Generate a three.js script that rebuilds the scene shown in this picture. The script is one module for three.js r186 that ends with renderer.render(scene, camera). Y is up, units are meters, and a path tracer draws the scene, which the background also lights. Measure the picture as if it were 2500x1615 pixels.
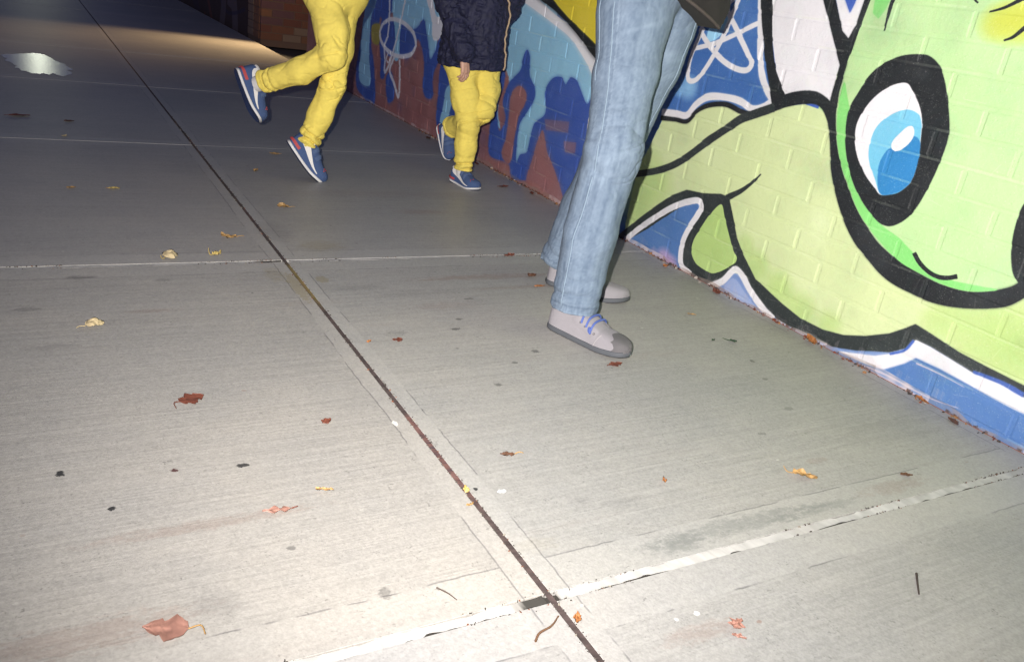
import * as THREE from 'three';
import { mergeGeometries } from 'three/addons/utils/BufferGeometryUtils.js';

// ---------------------------------------------------------------- camera
const EYE = new THREE.Vector3(0, 0.85, 0);
const camera = new THREE.PerspectiveCamera(43.455, 1024 / 661, 0.05, 400);
camera.position.copy(EYE);
{ // measured from the paving joints: a hand-held, slightly rolled view looking down along the wall
  const r = new THREE.Vector3(0.86663379, 0.14456183, 0.47755116), u = new THREE.Vector3(0.06729099, 0.91449827, -0.39895408), b = new THREE.Vector3(-0.49438628, 0.37788198, 0.78280299);
  camera.quaternion.setFromRotationMatrix(new THREE.Matrix4().makeBasis(r, u, b));
}
camera.updateMatrixWorld();
const scene = new THREE.Scene();
const renderer = new THREE.WebGLRenderer({ antialias: true });
renderer.setSize(1024, 661);
renderer.toneMapping = THREE.LinearToneMapping;
renderer.toneMappingExposure = 1;
renderer.shadowMap.enabled = true;

// ---------------------------------------------------------------- sky: deep dusk, just before night
{
  const W = 64, H = 32, d = new Float32Array(W * H * 4);
  for (let j = 0; j < H; j++) for (let i = 0; i < W; i++) {
    const el = (j + 0.5) / H * Math.PI - Math.PI / 2, t = Math.max(0, Math.sin(el)), g = Math.pow(1 - t, 2.2), o = (j * W + i) * 4;
    d[o] = 0.028 + 0.028 * g; d[o + 1] = 0.033 + 0.032 * g; d[o + 2] = 0.085 + 0.062 * g; d[o + 3] = 1;
  }
  const t = new THREE.DataTexture(d, W, H, THREE.RGBAFormat, THREE.FloatType);
  t.mapping = THREE.EquirectangularReflectionMapping; t.magFilter = THREE.LinearFilter; t.minFilter = THREE.LinearFilter; t.needsUpdate = true;
  scene.background = t; scene.environment = t;
}
const dusk = new THREE.DirectionalLight(new THREE.Color(0.8, 0.88, 1), 0.03);
dusk.name = 'dusk_light'; dusk.position.set(-14, 22, 6); dusk.target.position.set(1, 0, -4); dusk.castShadow = true; dusk.shadow.radius = 30;
Object.assign(dusk.shadow.camera, { left: -14, right: 14, top: 14, bottom: -14, far: 60 });
scene.add(dusk, dusk.target);

// ---------------------------------------------------------------- the photographer's flash: the small lamp that lights the picture (left of and above the lens)
const camDir = new THREE.Vector3(0, 0, -1).applyQuaternion(camera.quaternion);
const camRight = new THREE.Vector3(1, 0, 0).applyQuaternion(camera.quaternion), camUp = new THREE.Vector3(0, 1, 0).applyQuaternion(camera.quaternion);
const FLASH = EYE.clone().addScaledVector(camRight, -0.062).addScaledVector(camUp, 0.042).addScaledVector(camDir, -0.02);
const FLASH_AIM = FLASH.clone().addScaledVector(camDir, 3).addScaledVector(camUp, 0.95).addScaledVector(camRight, 0.4);
const flash = new THREE.SpotLight(new THREE.Color(1, 0.96, 0.905), 40, 0, 1.06, 1, 2);
flash.name = 'flash_light'; flash.position.copy(FLASH); flash.target.position.copy(FLASH_AIM); flash.castShadow = true; flash.shadow.radius = 0.45;
flash.shadow.mapSize.set(2048, 2048); flash.shadow.camera.near = 0.05;
scene.add(flash, flash.target);

// ---------------------------------------------------------------- helpers
let seed = 12345;
const rnd = () => { seed = (seed * 1664525 + 1013904223) >>> 0; return seed / 4294967296; };
const rr = (a, b) => a + (b - a) * rnd();
const clamp = (x, a, b) => x < a ? a : x > b ? b : x, mix = (a, b, t) => a + (b - a) * t, sst = (a, b, x) => { const t = clamp((x - a) / (b - a), 0, 1); return t * t * (3 - 2 * t); };
const NT = new Float32Array(65536); for (let i = 0; i < 65536; i++) NT[i] = rnd() * 2 - 1;
const hash2 = (x, y) => NT[((x * 73) ^ (y * 1999)) & 65535], hash3 = (x, y, z) => NT[((x * 73) ^ (y * 1999) ^ (z * 35317)) & 65535];
function n2(x, y) {
  const xi = Math.floor(x), yi = Math.floor(y); let fx = x - xi, fy = y - yi; fx = fx * fx * (3 - 2 * fx); fy = fy * fy * (3 - 2 * fy);
  const a = hash2(xi, yi), b = hash2(xi + 1, yi), c = hash2(xi, yi + 1), d = hash2(xi + 1, yi + 1);
  return a + (b - a) * fx + (c - a) * fy + (a - b - c + d) * fx * fy;
}
function n3(x, y, z) {
  const xi = Math.floor(x), yi = Math.floor(y), zi = Math.floor(z); let fx = x - xi, fy = y - yi, fz = z - zi;
  fx = fx * fx * (3 - 2 * fx); fy = fy * fy * (3 - 2 * fy); fz = fz * fz * (3 - 2 * fz);
  const L = (k) => { const a = hash3(xi, yi, k), b = hash3(xi + 1, yi, k), c = hash3(xi, yi + 1, k), d = hash3(xi + 1, yi + 1, k); return a + (b - a) * fx + (c - a) * fy + (a - b - c + d) * fx * fy; };
  return mix(L(zi), L(zi + 1), fz);
}
const f3 = (x, y, z) => n3(x, y, z) * 0.6 + n3(x * 2.1 + 9, y * 2.1, z * 2.1) * 0.3 + n3(x * 4.3, y * 4.3 + 5, z * 4.3) * 0.15;
const names = {};
const numbered = (n) => { const k = names[n] = (names[n] ?? -1) + 1; return k ? n + '_' + String(k).padStart(3, '0') : n; };
function shade(o) { o.traverse((m) => { if (m.isMesh) { m.castShadow = true; m.receiveShadow = true; } }); return o; }
function thing(name, label, category, group, kind) {
  const o = new THREE.Group(); o.name = numbered(name); o.userData = { label, category };
  if (group) o.userData.group = group; if (kind) { o.userData.kind = kind; }
  scene.add(o); return o;
}
function structure(name, label) { const o = new THREE.Group(); o.name = name; o.userData = { kind: 'structure', label, category: name.replace(/_/g, ' ') }; scene.add(o); return o; }
function part(name, geo, mat, parent, label) { const m = new THREE.Mesh(geo, mat); m.name = name; m.castShadow = m.receiveShadow = true; if (label) m.userData.label = label; parent.add(m); return m; }
const std = (o) => new THREE.MeshStandardMaterial(o);
const lin = (r, g, b) => new THREE.Color().setRGB(r, g, b);
function geom(pos, idx, extra = {}) {
  const g = new THREE.BufferGeometry(); g.setAttribute('position', new THREE.Float32BufferAttribute(pos, 3)); g.setIndex(idx);
  for (const k in extra) if (extra[k]) g.setAttribute(k, new THREE.Float32BufferAttribute(extra[k], k.startsWith('uv') ? 2 : 3));
  if (!extra.normal) g.computeVertexNormals(); return g;
}
function tube(pts, r, seg = 6, r2 = r) { // tapered tube along a smooth path
  const c = new THREE.CatmullRomCurve3(pts.map((p) => new THREE.Vector3(...p))), n = Math.max(6, pts.length * 5), g = new THREE.TubeGeometry(c, n, 1, seg, false), fr = [];
  const P = g.attributes.position, N = g.attributes.normal;
  for (let i = 0; i <= n; i++) { const q = c.getPointAt(i / n), w = mix(r, r2, i / n); for (let j = 0; j <= seg; j++) { const k = i * (seg + 1) + j; P.setXYZ(k, q.x + N.getX(k) * w, q.y + N.getY(k) * w, q.z + N.getZ(k) * w); } }
  return g;
}
// chamfered box between corners, 5 visible sides chamfered on the face that points to -x ('x'), +y ('y') or +z ('z')
function blockGeo(x0, y0, z0, x1, y1, z1) { const g = new THREE.BoxGeometry(x1 - x0, y1 - y0, z1 - z0); g.translate((x0 + x1) / 2, (y0 + y1) / 2, (z0 + z1) / 2); return g; }

// ---- distance fields meshed with surface nets
const cone = (a, b, ra, rb) => { const dx = b[0] - a[0], dy = b[1] - a[1], dz = b[2] - a[2], q = 1 / (dx * dx + dy * dy + dz * dz + 1e-9); return (x, y, z) => { const px = x - a[0], py = y - a[1], pz = z - a[2], t = clamp((px * dx + py * dy + pz * dz) * q, 0, 1), ex = px - dx * t, ey = py - dy * t, ez = pz - dz * t; return Math.sqrt(ex * ex + ey * ey + ez * ez) - (ra + (rb - ra) * t); }; };
const ball = (c, r, s = [1, 1, 1]) => { const m = Math.min(...s); return (x, y, z) => (Math.hypot((x - c[0]) / s[0], (y - c[1]) / s[1], (z - c[2]) / s[2]) - r) * m; };
const smin = (a, b, k) => { const h = Math.max(k - Math.abs(a - b), 0) / k; return Math.min(a, b) - h * h * k * 0.25; };
const blend = (list, k) => (x, y, z) => { let d = list[0](x, y, z); for (let i = 1; i < list.length; i++) d = smin(d, list[i](x, y, z), k); return d; };
function netMesh(f, lo, hi, cell, colour) {
  const nx = Math.ceil((hi[0] - lo[0]) / cell) + 1, ny = Math.ceil((hi[1] - lo[1]) / cell) + 1, nz = Math.ceil((hi[2] - lo[2]) / cell) + 1;
  const V = new Float32Array(nx * ny * nz), at = (i, j, k) => i + nx * (j + ny * k), B = 5, half = B / 2 * cell, lim = B * cell * 1.1 + 0.012;
  for (let K = 0; K < nz; K += B) for (let J = 0; J < ny; J += B) for (let I = 0; I < nx; I += B) {
    const c = f(lo[0] + I * cell + half, lo[1] + J * cell + half, lo[2] + K * cell + half), far = Math.abs(c) > lim;
    for (let k = K; k < Math.min(K + B, nz); k++) for (let j = J; j < Math.min(J + B, ny); j++) for (let i = I; i < Math.min(I + B, nx); i++)
      V[at(i, j, k)] = far ? c : f(lo[0] + i * cell, lo[1] + j * cell, lo[2] + k * cell);
  }
  const id = new Int32Array(nx * ny * nz).fill(-1), pos = [], idx = [];
  for (let k = 0; k < nz - 1; k++) for (let j = 0; j < ny - 1; j++) for (let i = 0; i < nx - 1; i++) {
    let m = 0; const v = [];
    for (let c = 0; c < 8; c++) { const q = V[at(i + (c & 1), j + (c >> 1 & 1), k + (c >> 2))]; v.push(q); if (q < 0) m |= 1 << c; }
    if (m === 0 || m === 255) continue;
    let sx = 0, sy = 0, sz = 0, n = 0;
    for (let a = 0; a < 8; a++) for (let s = 1; s < 8; s <<= 1) { const b = a | s; if (b === a || ((m >> a) & 1) === ((m >> b) & 1)) continue; const t = v[a] / (v[a] - v[b]); sx += (a & 1) + (s === 1 ? t : 0); sy += (a >> 1 & 1) + (s === 2 ? t : 0); sz += (a >> 2) + (s === 4 ? t : 0); n++; }
    id[at(i, j, k)] = pos.length / 3; pos.push(lo[0] + (i + sx / n) * cell, lo[1] + (j + sy / n) * cell, lo[2] + (k + sz / n) * cell);
  }
  const quad = (a, b, c, d, flip) => { if (a < 0 || b < 0 || c < 0 || d < 0) return; flip ? idx.push(a, c, b, a, d, c) : idx.push(a, b, c, a, c, d); };
  for (let k = 1; k < nz - 1; k++) for (let j = 1; j < ny - 1; j++) for (let i = 1; i < nx - 1; i++) {
    const s = V[at(i, j, k)] < 0;
    if (s !== V[at(i + 1, j, k)] < 0) quad(id[at(i, j - 1, k - 1)], id[at(i, j, k - 1)], id[at(i, j, k)], id[at(i, j - 1, k)], !s);
    if (s !== V[at(i, j + 1, k)] < 0) quad(id[at(i - 1, j, k - 1)], id[at(i - 1, j, k)], id[at(i, j, k)], id[at(i, j, k - 1)], !s);
    if (s !== V[at(i, j, k + 1)] < 0) quad(id[at(i - 1, j - 1, k)], id[at(i, j - 1, k)], id[at(i, j, k)], id[at(i - 1, j, k)], !s);
  }
  const N = new Float32Array(pos.length), C = colour ? new Float32Array(pos.length) : null, e = cell * 0.5;
  for (let i = 0; i < pos.length; i += 3) {
    const x = pos[i], y = pos[i + 1], z = pos[i + 2]; let a = f(x + e, y, z) - f(x - e, y, z), b = f(x, y + e, z) - f(x, y - e, z), c = f(x, y, z + e) - f(x, y, z - e); const l = Math.hypot(a, b, c) || 1;
    N[i] = a / l; N[i + 1] = b / l; N[i + 2] = c / l;
    if (C) { const q = colour(x, y, z, a / l, b / l, c / l); C[i] = q[0]; C[i + 1] = q[1]; C[i + 2] = q[2]; }
  }
  return geom(pos, idx, { normal: N, color: C });
}
const V = { sub: (a, b) => [a[0] - b[0], a[1] - b[1], a[2] - b[2]], add: (a, b, s = 1) => [a[0] + b[0] * s, a[1] + b[1] * s, a[2] + b[2] * s], dot: (a, b) => a[0] * b[0] + a[1] * b[1] + a[2] * b[2], norm: (a) => { const l = Math.hypot(...a); return [a[0] / l, a[1] / l, a[2] / l]; }, cross: (a, b) => [a[1] * b[2] - a[2] * b[1], a[2] * b[0] - a[0] * b[2], a[0] * b[1] - a[1] * b[0]], mix: (a, b, t) => [mix(a[0], b[0], t), mix(a[1], b[1], t), mix(a[2], b[2], t)], len: (a) => Math.hypot(...a) };
const MURAL=[
['p','azure',4,0,1,[-3295,875,-2050,964,-1934,645,-2006,591,-2212,558,-2302,502,-2432,476,-2522,265,-2504,-8,-2939,2,-3159,297]],
['p','blue',18,1,1,[-5777,193,-5730,364,-5669,584,-5635,673,-5171,708,-5198,626,-5307,533,-5401,557,-5422,487,-5536,475,-5523,363,-5465,282,-5413,175,-5376,19,-5476,-17,-5594,17,-5749,66]],
['p','cyan',12,1,1,[-5675,609,-5639,690,-5486,701,-5495,633,-5565,541,-5565,428,-5544,280,-5482,128,-5557,97,-5703,120,-5724,274,-5718,438]],
['p','olive',12,1,1,[-5538,483,-5362,502,-5375,398,-5503,392]],
['p','cyan',12,1,1,[-5198,722,-4653,763,-4562,639,-4509,585,-4484,492,-4556,400,-4636,473,-4681,605,-4732,607,-4754,574,-4819,544,-4907,550,-5037,537,-5159,565]],
['p','blue',15,1,1,[-5370,535,-5157,557,-4819,544,-4754,574,-4702,610,-4613,499,-4549,409,-4420,602,-4349,673,-4305,514,-4457,391,-4495,317,-4467,214,-4562,197,-4613,236,-4628,367,-4695,466,-4765,496,-4792,438,-4883,371,-4995,372,-5200,344,-5286,392,-5365,460]],
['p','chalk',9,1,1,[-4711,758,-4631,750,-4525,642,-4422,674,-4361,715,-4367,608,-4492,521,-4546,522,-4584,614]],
['p','blue',9,1,1,[-5370,408,-5281,393,-5244,321,-5240,202,-5300,192,-5327,301]],
['p','blue',18,1,1,[-5204,207,-5129,253,-5047,113,-5132,63]],
['p','blue',12,1,1,[-4390,423,-4182,452,-4132,273,-4163,134,-4371,77,-4393,227]],
['p','cyan',9,1,1,[-4297,289,-4193,335,-4213,214,-4258,115,-4330,100,-4309,196]],
['p','cyan',6,1,1,[-5158,581,-5039,592,-5040,480,-5029,342,-5090,334,-5112,472]],
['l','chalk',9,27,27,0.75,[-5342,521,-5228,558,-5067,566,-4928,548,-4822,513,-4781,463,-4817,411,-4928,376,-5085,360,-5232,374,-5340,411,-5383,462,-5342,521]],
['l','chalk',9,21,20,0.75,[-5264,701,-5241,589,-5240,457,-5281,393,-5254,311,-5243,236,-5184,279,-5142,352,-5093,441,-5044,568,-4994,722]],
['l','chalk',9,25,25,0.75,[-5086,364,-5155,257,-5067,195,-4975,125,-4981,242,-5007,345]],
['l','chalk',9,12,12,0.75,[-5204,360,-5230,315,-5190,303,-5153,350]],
['p','cyan',9,1,1,[-3962,814,-3656,837,-3406,774,-3123,684,-2903,559,-2877,481,-2934,448,-3125,262,-3425,78,-3467,194,-3660,486,-3686,283,-3634,206,-3707,252,-3771,470]],
['p','blue',12,1,1,[-3738,481,-3674,484,-3658,408,-3694,336,-3693,282,-3637,192,-3592,261,-3642,332,-3608,429,-3515,507,-3513,551,-3488,598,-3455,578,-3430,495,-3365,444,-3354,408,-3397,338,-3454,263,-3452,145,-3433,82,-3412,127,-3354,154,-3339,235,-3320,296,-3244,354,-3273,447,-3255,486,-3217,516,-3156,525,-3115,503,-3092,535,-3041,532,-2969,476,-2936,453,-2895,494,-2834,532,-2763,347,-2729,185,-2849,-28,-2971,-2,-3122,25,-3253,41,-3459,8,-3496,60,-3712,64,-3739,184,-3735,247,-3733,342]],
['p','maroon',15,1,0.8,[-3573,383,-3506,433,-3432,408,-3436,356,-3469,311,-3486,190,-3498,66,-3584,87,-3566,173,-3567,273]],
['p','maroon',24,1,0.75,[-3245,280,-3176,195,-3081,124,-2971,-2,-3128,4,-3312,19,-3295,135]],
['p','maroon',18,0,0.35,[-3243,330,-3040,358,-3037,311,-3217,286]],
['p','maroon',18,0,0.4,[-3058,271,-2962,286,-2958,240,-3038,227]],
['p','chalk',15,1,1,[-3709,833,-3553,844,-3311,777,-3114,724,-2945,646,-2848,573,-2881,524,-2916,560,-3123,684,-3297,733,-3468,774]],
['p','black',15,1,1,[-3488,837,-3334,849,-3197,777,-3098,742,-2962,698,-2825,652,-2839,607,-2943,641,-3100,715,-3291,785]],
['p','yellow',6,1,1,[-3361,858,-2814,899,-2721,624,-2843,649,-2961,695,-3098,742,-3203,779]],
['l','white',3,17,10,1,[-2873,481,-2883,454,-2898,383,-2884,323,-2845,278]],
['p','cyan',8,1,1,[-2291,781,-2293,841,-2236,887,-2211,849,-2241,799]],
['b','cyan',38,0.7,[-2333,619]],
['b','cyan',20,0.5,[-2377,599]],
['l','white',3,19,20,0.95,[-2200,931,-2231,897,-2165,832,-2088,766,-2061,738,-2071,719,-2098,713,-2161,720,-2249,753,-2336,813,-2326,821]],
['l','white',3,18,19,0.95,[-2183,932,-2197,888,-2224,789,-2277,682,-2312,646,-2342,644,-2355,670,-2357,717,-2345,762,-2325,819]],
['l','white',3,17,16,0.95,[-2348,749,-2246,780,-2150,824,-2078,859,-2040,872]],
['p','pale',2,0,1,[-2499,-22,-2527,62,-2522,265,-2436,488,-2365,502,-2295,510,-2260,555,-2202,582,-2131,595,-2036,579,-1927,623,-1807,657,-1740,653,-1698,634,-1646,504,-1559,383,-1429,292,-1382,270,-1273,254,-1139,268,-998,350,-897,426,-782,139,-916,142,-1095,152,-1225,158,-1287,102,-1427,39,-1589,23,-1860,89,-2132,45,-2374,109]],
['b','lime',106,0.8,[-2482,253]],
['b','lime',79,0.7,[-2476,130]],
['b','lime',69,0.5,[-2377,252]],
['b','lime',49,0.8,[-1824,134]],
['b','lime',53,0.85,[-1711,99]],
['b','lime',52,0.8,[-1607,72]],
['b','lime',39,0.7,[-1495,70]],
['b','lime',81,0.75,[-1100,234]],
['b','lime',78,0.8,[-1023,232]],
['b','lime',59,0.8,[-964,204]],
['b','lime',53,0.5,[-1154,237]],
['b','lime',35,0.5,[-1194,198]],
['b','lime',37,0.6,[-1893,181]],
['b','lime',89,0.7,[-954,272]],
['l','white',5,23,25,1,[-2094,950,-2051,821,-2012,724,-1975,678,-1936,650]],
['l','white',5,23,26,1,[-1928,649,-1966,619,-2011,605,-2068,618,-2140,619,-2229,604,-2276,571,-2311,527,-2371,520,-2449,511]],
['l','black',4,16,15,1,[-2448,491,-2365,501,-2302,508,-2268,547,-2219,577,-2132,597,-2057,588,-2006,590,-1954,608,-1913,632]],
['p','black',3,1,1,[-2090,961,-2050,964,-2001,827,-1950,733,-1882,663,-1889,630,-1919,625,-1969,696,-2026,796]],
['p','white',2,0,1,[-2050,964,-1847,978,-1750,830,-1716,783,-1719,747,-1712,682,-1755,693,-1818,688,-1886,665,-1950,733,-2001,827]],
['l','black',3,41,35,1,[-1929,630,-1882,654,-1814,676,-1765,681,-1725,668,-1688,636]],
['p','white',2,0,1,[-1813,981,-1680,990,-1704,886,-1715,855,-1742,872]],
['p','blue',4,0,1,[-1783,983,-1723,987,-1727,948,-1734,923,-1758,950]],
['p','black',3,0,1,[-1860,977,-1813,981,-1796,952,-1743,874,-1714,856,-1701,896,-1697,960,-1692,989,-1650,992,-1657,963,-1673,889,-1690,813,-1691,772,-1674,681,-1675,628,-1712,653,-1717,705,-1716,783,-1748,825]],
['p','face',2,0,1,[-1674,991,-1107,1054,-865,447,-921,381,-1014,391,-1018,400,-1026,375,-1067,343,-1131,315,-1202,306,-1272,311,-1341,323,-1411,345,-1451,367,-1512,409,-1564,459,-1611,513,-1653,579,-1682,648,-1695,709,-1694,797]],
['p','black',4,1,1,[-1714,658,-1675,574,-1646,504,-1611,447,-1559,383,-1494,326,-1429,292,-1382,270,-1334,258,-1273,254,-1215,253,-1139,268,-1059,299,-1024,320,-998,350,-929,455,-949,506,-1018,400,-1026,375,-1067,343,-1131,315,-1202,306,-1272,311,-1341,323,-1411,345,-1451,367,-1512,409,-1564,459,-1611,513,-1653,579,-1682,648,-1695,709,-1694,797]],
['p','green',2,1,1,[-1686,741,-1683,679,-1663,609,-1622,532,-1568,469,-1514,414,-1449,371,-1341,323,-1273,313,-1203,308,-1132,316,-1063,346,-1114,337,-1188,326,-1251,332,-1306,356,-1363,380,-1424,397,-1494,430,-1550,474,-1600,537,-1629,605,-1642,671,-1664,709]],
['p','black',2,1,1,[-1476,845,-1448,845,-1411,827,-1383,795,-1358,752,-1328,688,-1320,652,-1321,599,-1327,544,-1344,469,-1364,432,-1396,405,-1425,400,-1462,413,-1521,450,-1573,501,-1614,566,-1636,625,-1642,676,-1629,720,-1609,769,-1574,809,-1524,835]],
['p','white',2,1,1,[-1499,769,-1482,769,-1457,749,-1429,721,-1410,691,-1393,636,-1384,589,-1382,539,-1395,511,-1423,490,-1460,475,-1483,487,-1525,513,-1565,551,-1591,592,-1602,632,-1597,669,-1575,714,-1540,750]],
['p','iris',2,1,1,[-1468,704,-1446,706,-1420,698,-1405,672,-1394,631,-1386,578,-1389,527,-1407,497,-1437,481,-1460,477,-1492,511,-1519,541,-1536,573,-1542,618,-1533,651,-1507,681]],
['p','iris2',2,1,1,[-1422,644,-1397,638,-1383,594,-1382,539,-1395,511,-1422,488,-1460,477,-1484,513,-1492,552,-1487,579,-1472,603,-1433,612]],
['p','white',1,1,1,[-1431,668,-1421,659,-1418,640,-1433,612,-1457,596,-1472,601,-1474,618,-1458,646,-1442,665]],
['l','black',1,12,12,1,[-1306,358,-1282,339,-1249,325,-1220,322,-1195,328,-1171,341]],
['p','black',2,1,1,[-1064,586,-1079,555,-1080,518,-1073,469,-1057,423,-1038,392,-1013,375,-965,382,-915,473,-980,584]],
['b','oliveb',39,0.8,[-1296,943]],
['b','oliveb',47,0.9,[-1257,951]],
['b','oliveb',51,0.9,[-1212,963]],
['b','oliveb',62,0.9,[-1159,981]],
['l','black',1,4,12,1,[-1326,964,-1291,977,-1265,993,-1218,1023]],
['l','black',1,4,14,1,[-1265,905,-1247,914,-1228,935,-1188,978]],
['l','black',1,16,4,1,[-1607,991,-1607,958,-1606,925,-1605,890]],
['p','green',4,0,0.8,[-1668,991,-1615,995,-1618,948,-1634,918,-1657,930]],
['l','black',1,7,3,1,[-1389,1011,-1372,987,-1362,981]],
['l','grey',3,29,26,1,[-1920,627,-1990,594,-2049,565,-2091,532,-2134,498,-2179,463,-2224,423,-2271,383,-2322,347,-2387,313,-2457,285,-2565,248]],
['l','grey',2,22,4,1,[-2028,306,-1970,346,-1932,384,-1903,419]],
['p','grey',3,0,1,[-2639,-76,-2520,41,-2436,120,-2365,184,-2296,240,-2225,280,-2138,291,-2058,311,-2016,311,-1989,274,-1934,194,-1893,155,-1810,94,-1681,61,-1597,45,-1508,46,-1435,60,-1365,88,-1297,126,-1260,157,-1234,181,-1185,175,-1098,161,-1019,157,-921,154,-787,151,-775,119,-911,129,-970,134,-1044,129,-1116,137,-1173,143,-1218,142,-1240,107,-1278,78,-1322,61,-1379,37,-1459,12,-1581,2,-1677,5,-1714,15,-1762,34,-1836,71,-1902,106,-1997,3,-2083,-8,-2144,19,-2228,11,-2495,-36,-2559,-73]],
['p','lime',2,1,1,[-2042,279,-2079,238,-2108,181,-2133,119,-2130,80,-2098,51,-2052,43,-2010,43,-1975,61,-1944,87,-1912,126,-1941,154,-1965,183,-2013,243]],
['p','navy',2,0,1,[-2515,-12,-2403,73,-2278,179,-2201,241,-2147,251,-2139,210,-2172,136,-2180,73,-2156,5,-2254,-4,-2377,-4]],
['b','pink',37,0.9,[-2266,7]],
['b','pink',27,0.8,[-2219,8]],
['b','pink',20,0.5,[-2331,6]],
['l','white',3,23,24,1,[-2523,-15,-2444,65,-2359,139,-2284,197,-2208,241,-2150,260,-2134,245,-2141,214,-2166,163,-2184,107,-2183,62,-2164,17,-2110,1]],
['l','white',5,22,26,1,[-2012,-9,-1951,35,-1907,94,-1878,89,-1820,51,-1747,15,-1699,-1]],
['p','slate',6,1,1,[-1934,14,-1905,62,-1841,36,-1777,2,-1827,-5]],
['p','white',5,0,1,[-1436,8,-1364,32,-1317,48,-1276,73,-1239,102,-1218,142,-1172,141,-1115,135,-1043,127,-970,132,-910,127,-775,119,-760,83,-896,91,-942,87,-1046,96,-1128,99,-1201,97,-1226,68,-1277,26,-1317,13,-1369,12]],
['p','navy',5,0,1,[-1462,2,-1367,7,-1276,22,-1225,66,-1200,95,-1127,97,-1045,92,-895,87,-759,79,-727,-1,-859,-4,-1008,-2,-1173,-7,-1297,-6]],
['l','blue',3,6,7,0.8,[-1276,73,-1239,102,-1223,138]],
['l','blue',4,8,14,0.7,[-1045,131,-971,137,-913,133]],
['l','pinkw',2,3,1,0.7,[-1366,2,-1272,12,-1123,13,-1046,26]],
['l','pinkw',2,3,2,0.7,[-1332,0,-1236,0,-1131,3]],
['l','pinkw',2,3,1,0.7,[-1196,83,-1123,85,-1052,83]]];
// ================================================================ ground
const WX = 2.043, JX = 0.656, ZP = 1.5555, Z0 = -0.809, WALL_END = -7.0;
{
  const g = new THREE.PlaneGeometry(240, 240); g.rotateX(-Math.PI / 2);
  const m = new THREE.Mesh(g, std({ color: lin(0.05, 0.05, 0.052), roughness: 0.85 })); m.name = 'ground'; m.position.y = -0.075; m.receiveShadow = true; m.userData = { kind: 'structure', label: 'dark asphalt ground beyond the pavement', category: 'ground' }; scene.add(m);
}
function dataTex(w, h, n, fill, srgb, repeat) {
  const d = new Uint8Array(w * h * n); fill(d); const t = new THREE.DataTexture(n === 1 ? d : d, w, h, n === 1 ? THREE.RedFormat : THREE.RGBAFormat);
  if (srgb) t.colorSpace = THREE.SRGBColorSpace; t.magFilter = THREE.LinearFilter; t.minFilter = THREE.LinearMipmapLinearFilter; t.generateMipmaps = true;
  if (repeat) t.wrapS = t.wrapT = THREE.RepeatWrapping; t.needsUpdate = true; return t;
}
const toS = (x) => 255 * clamp(x <= 0.0031308 ? 12.92 * x : 1.055 * Math.pow(x, 1 / 2.4) - 0.055, 0, 1);
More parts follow.
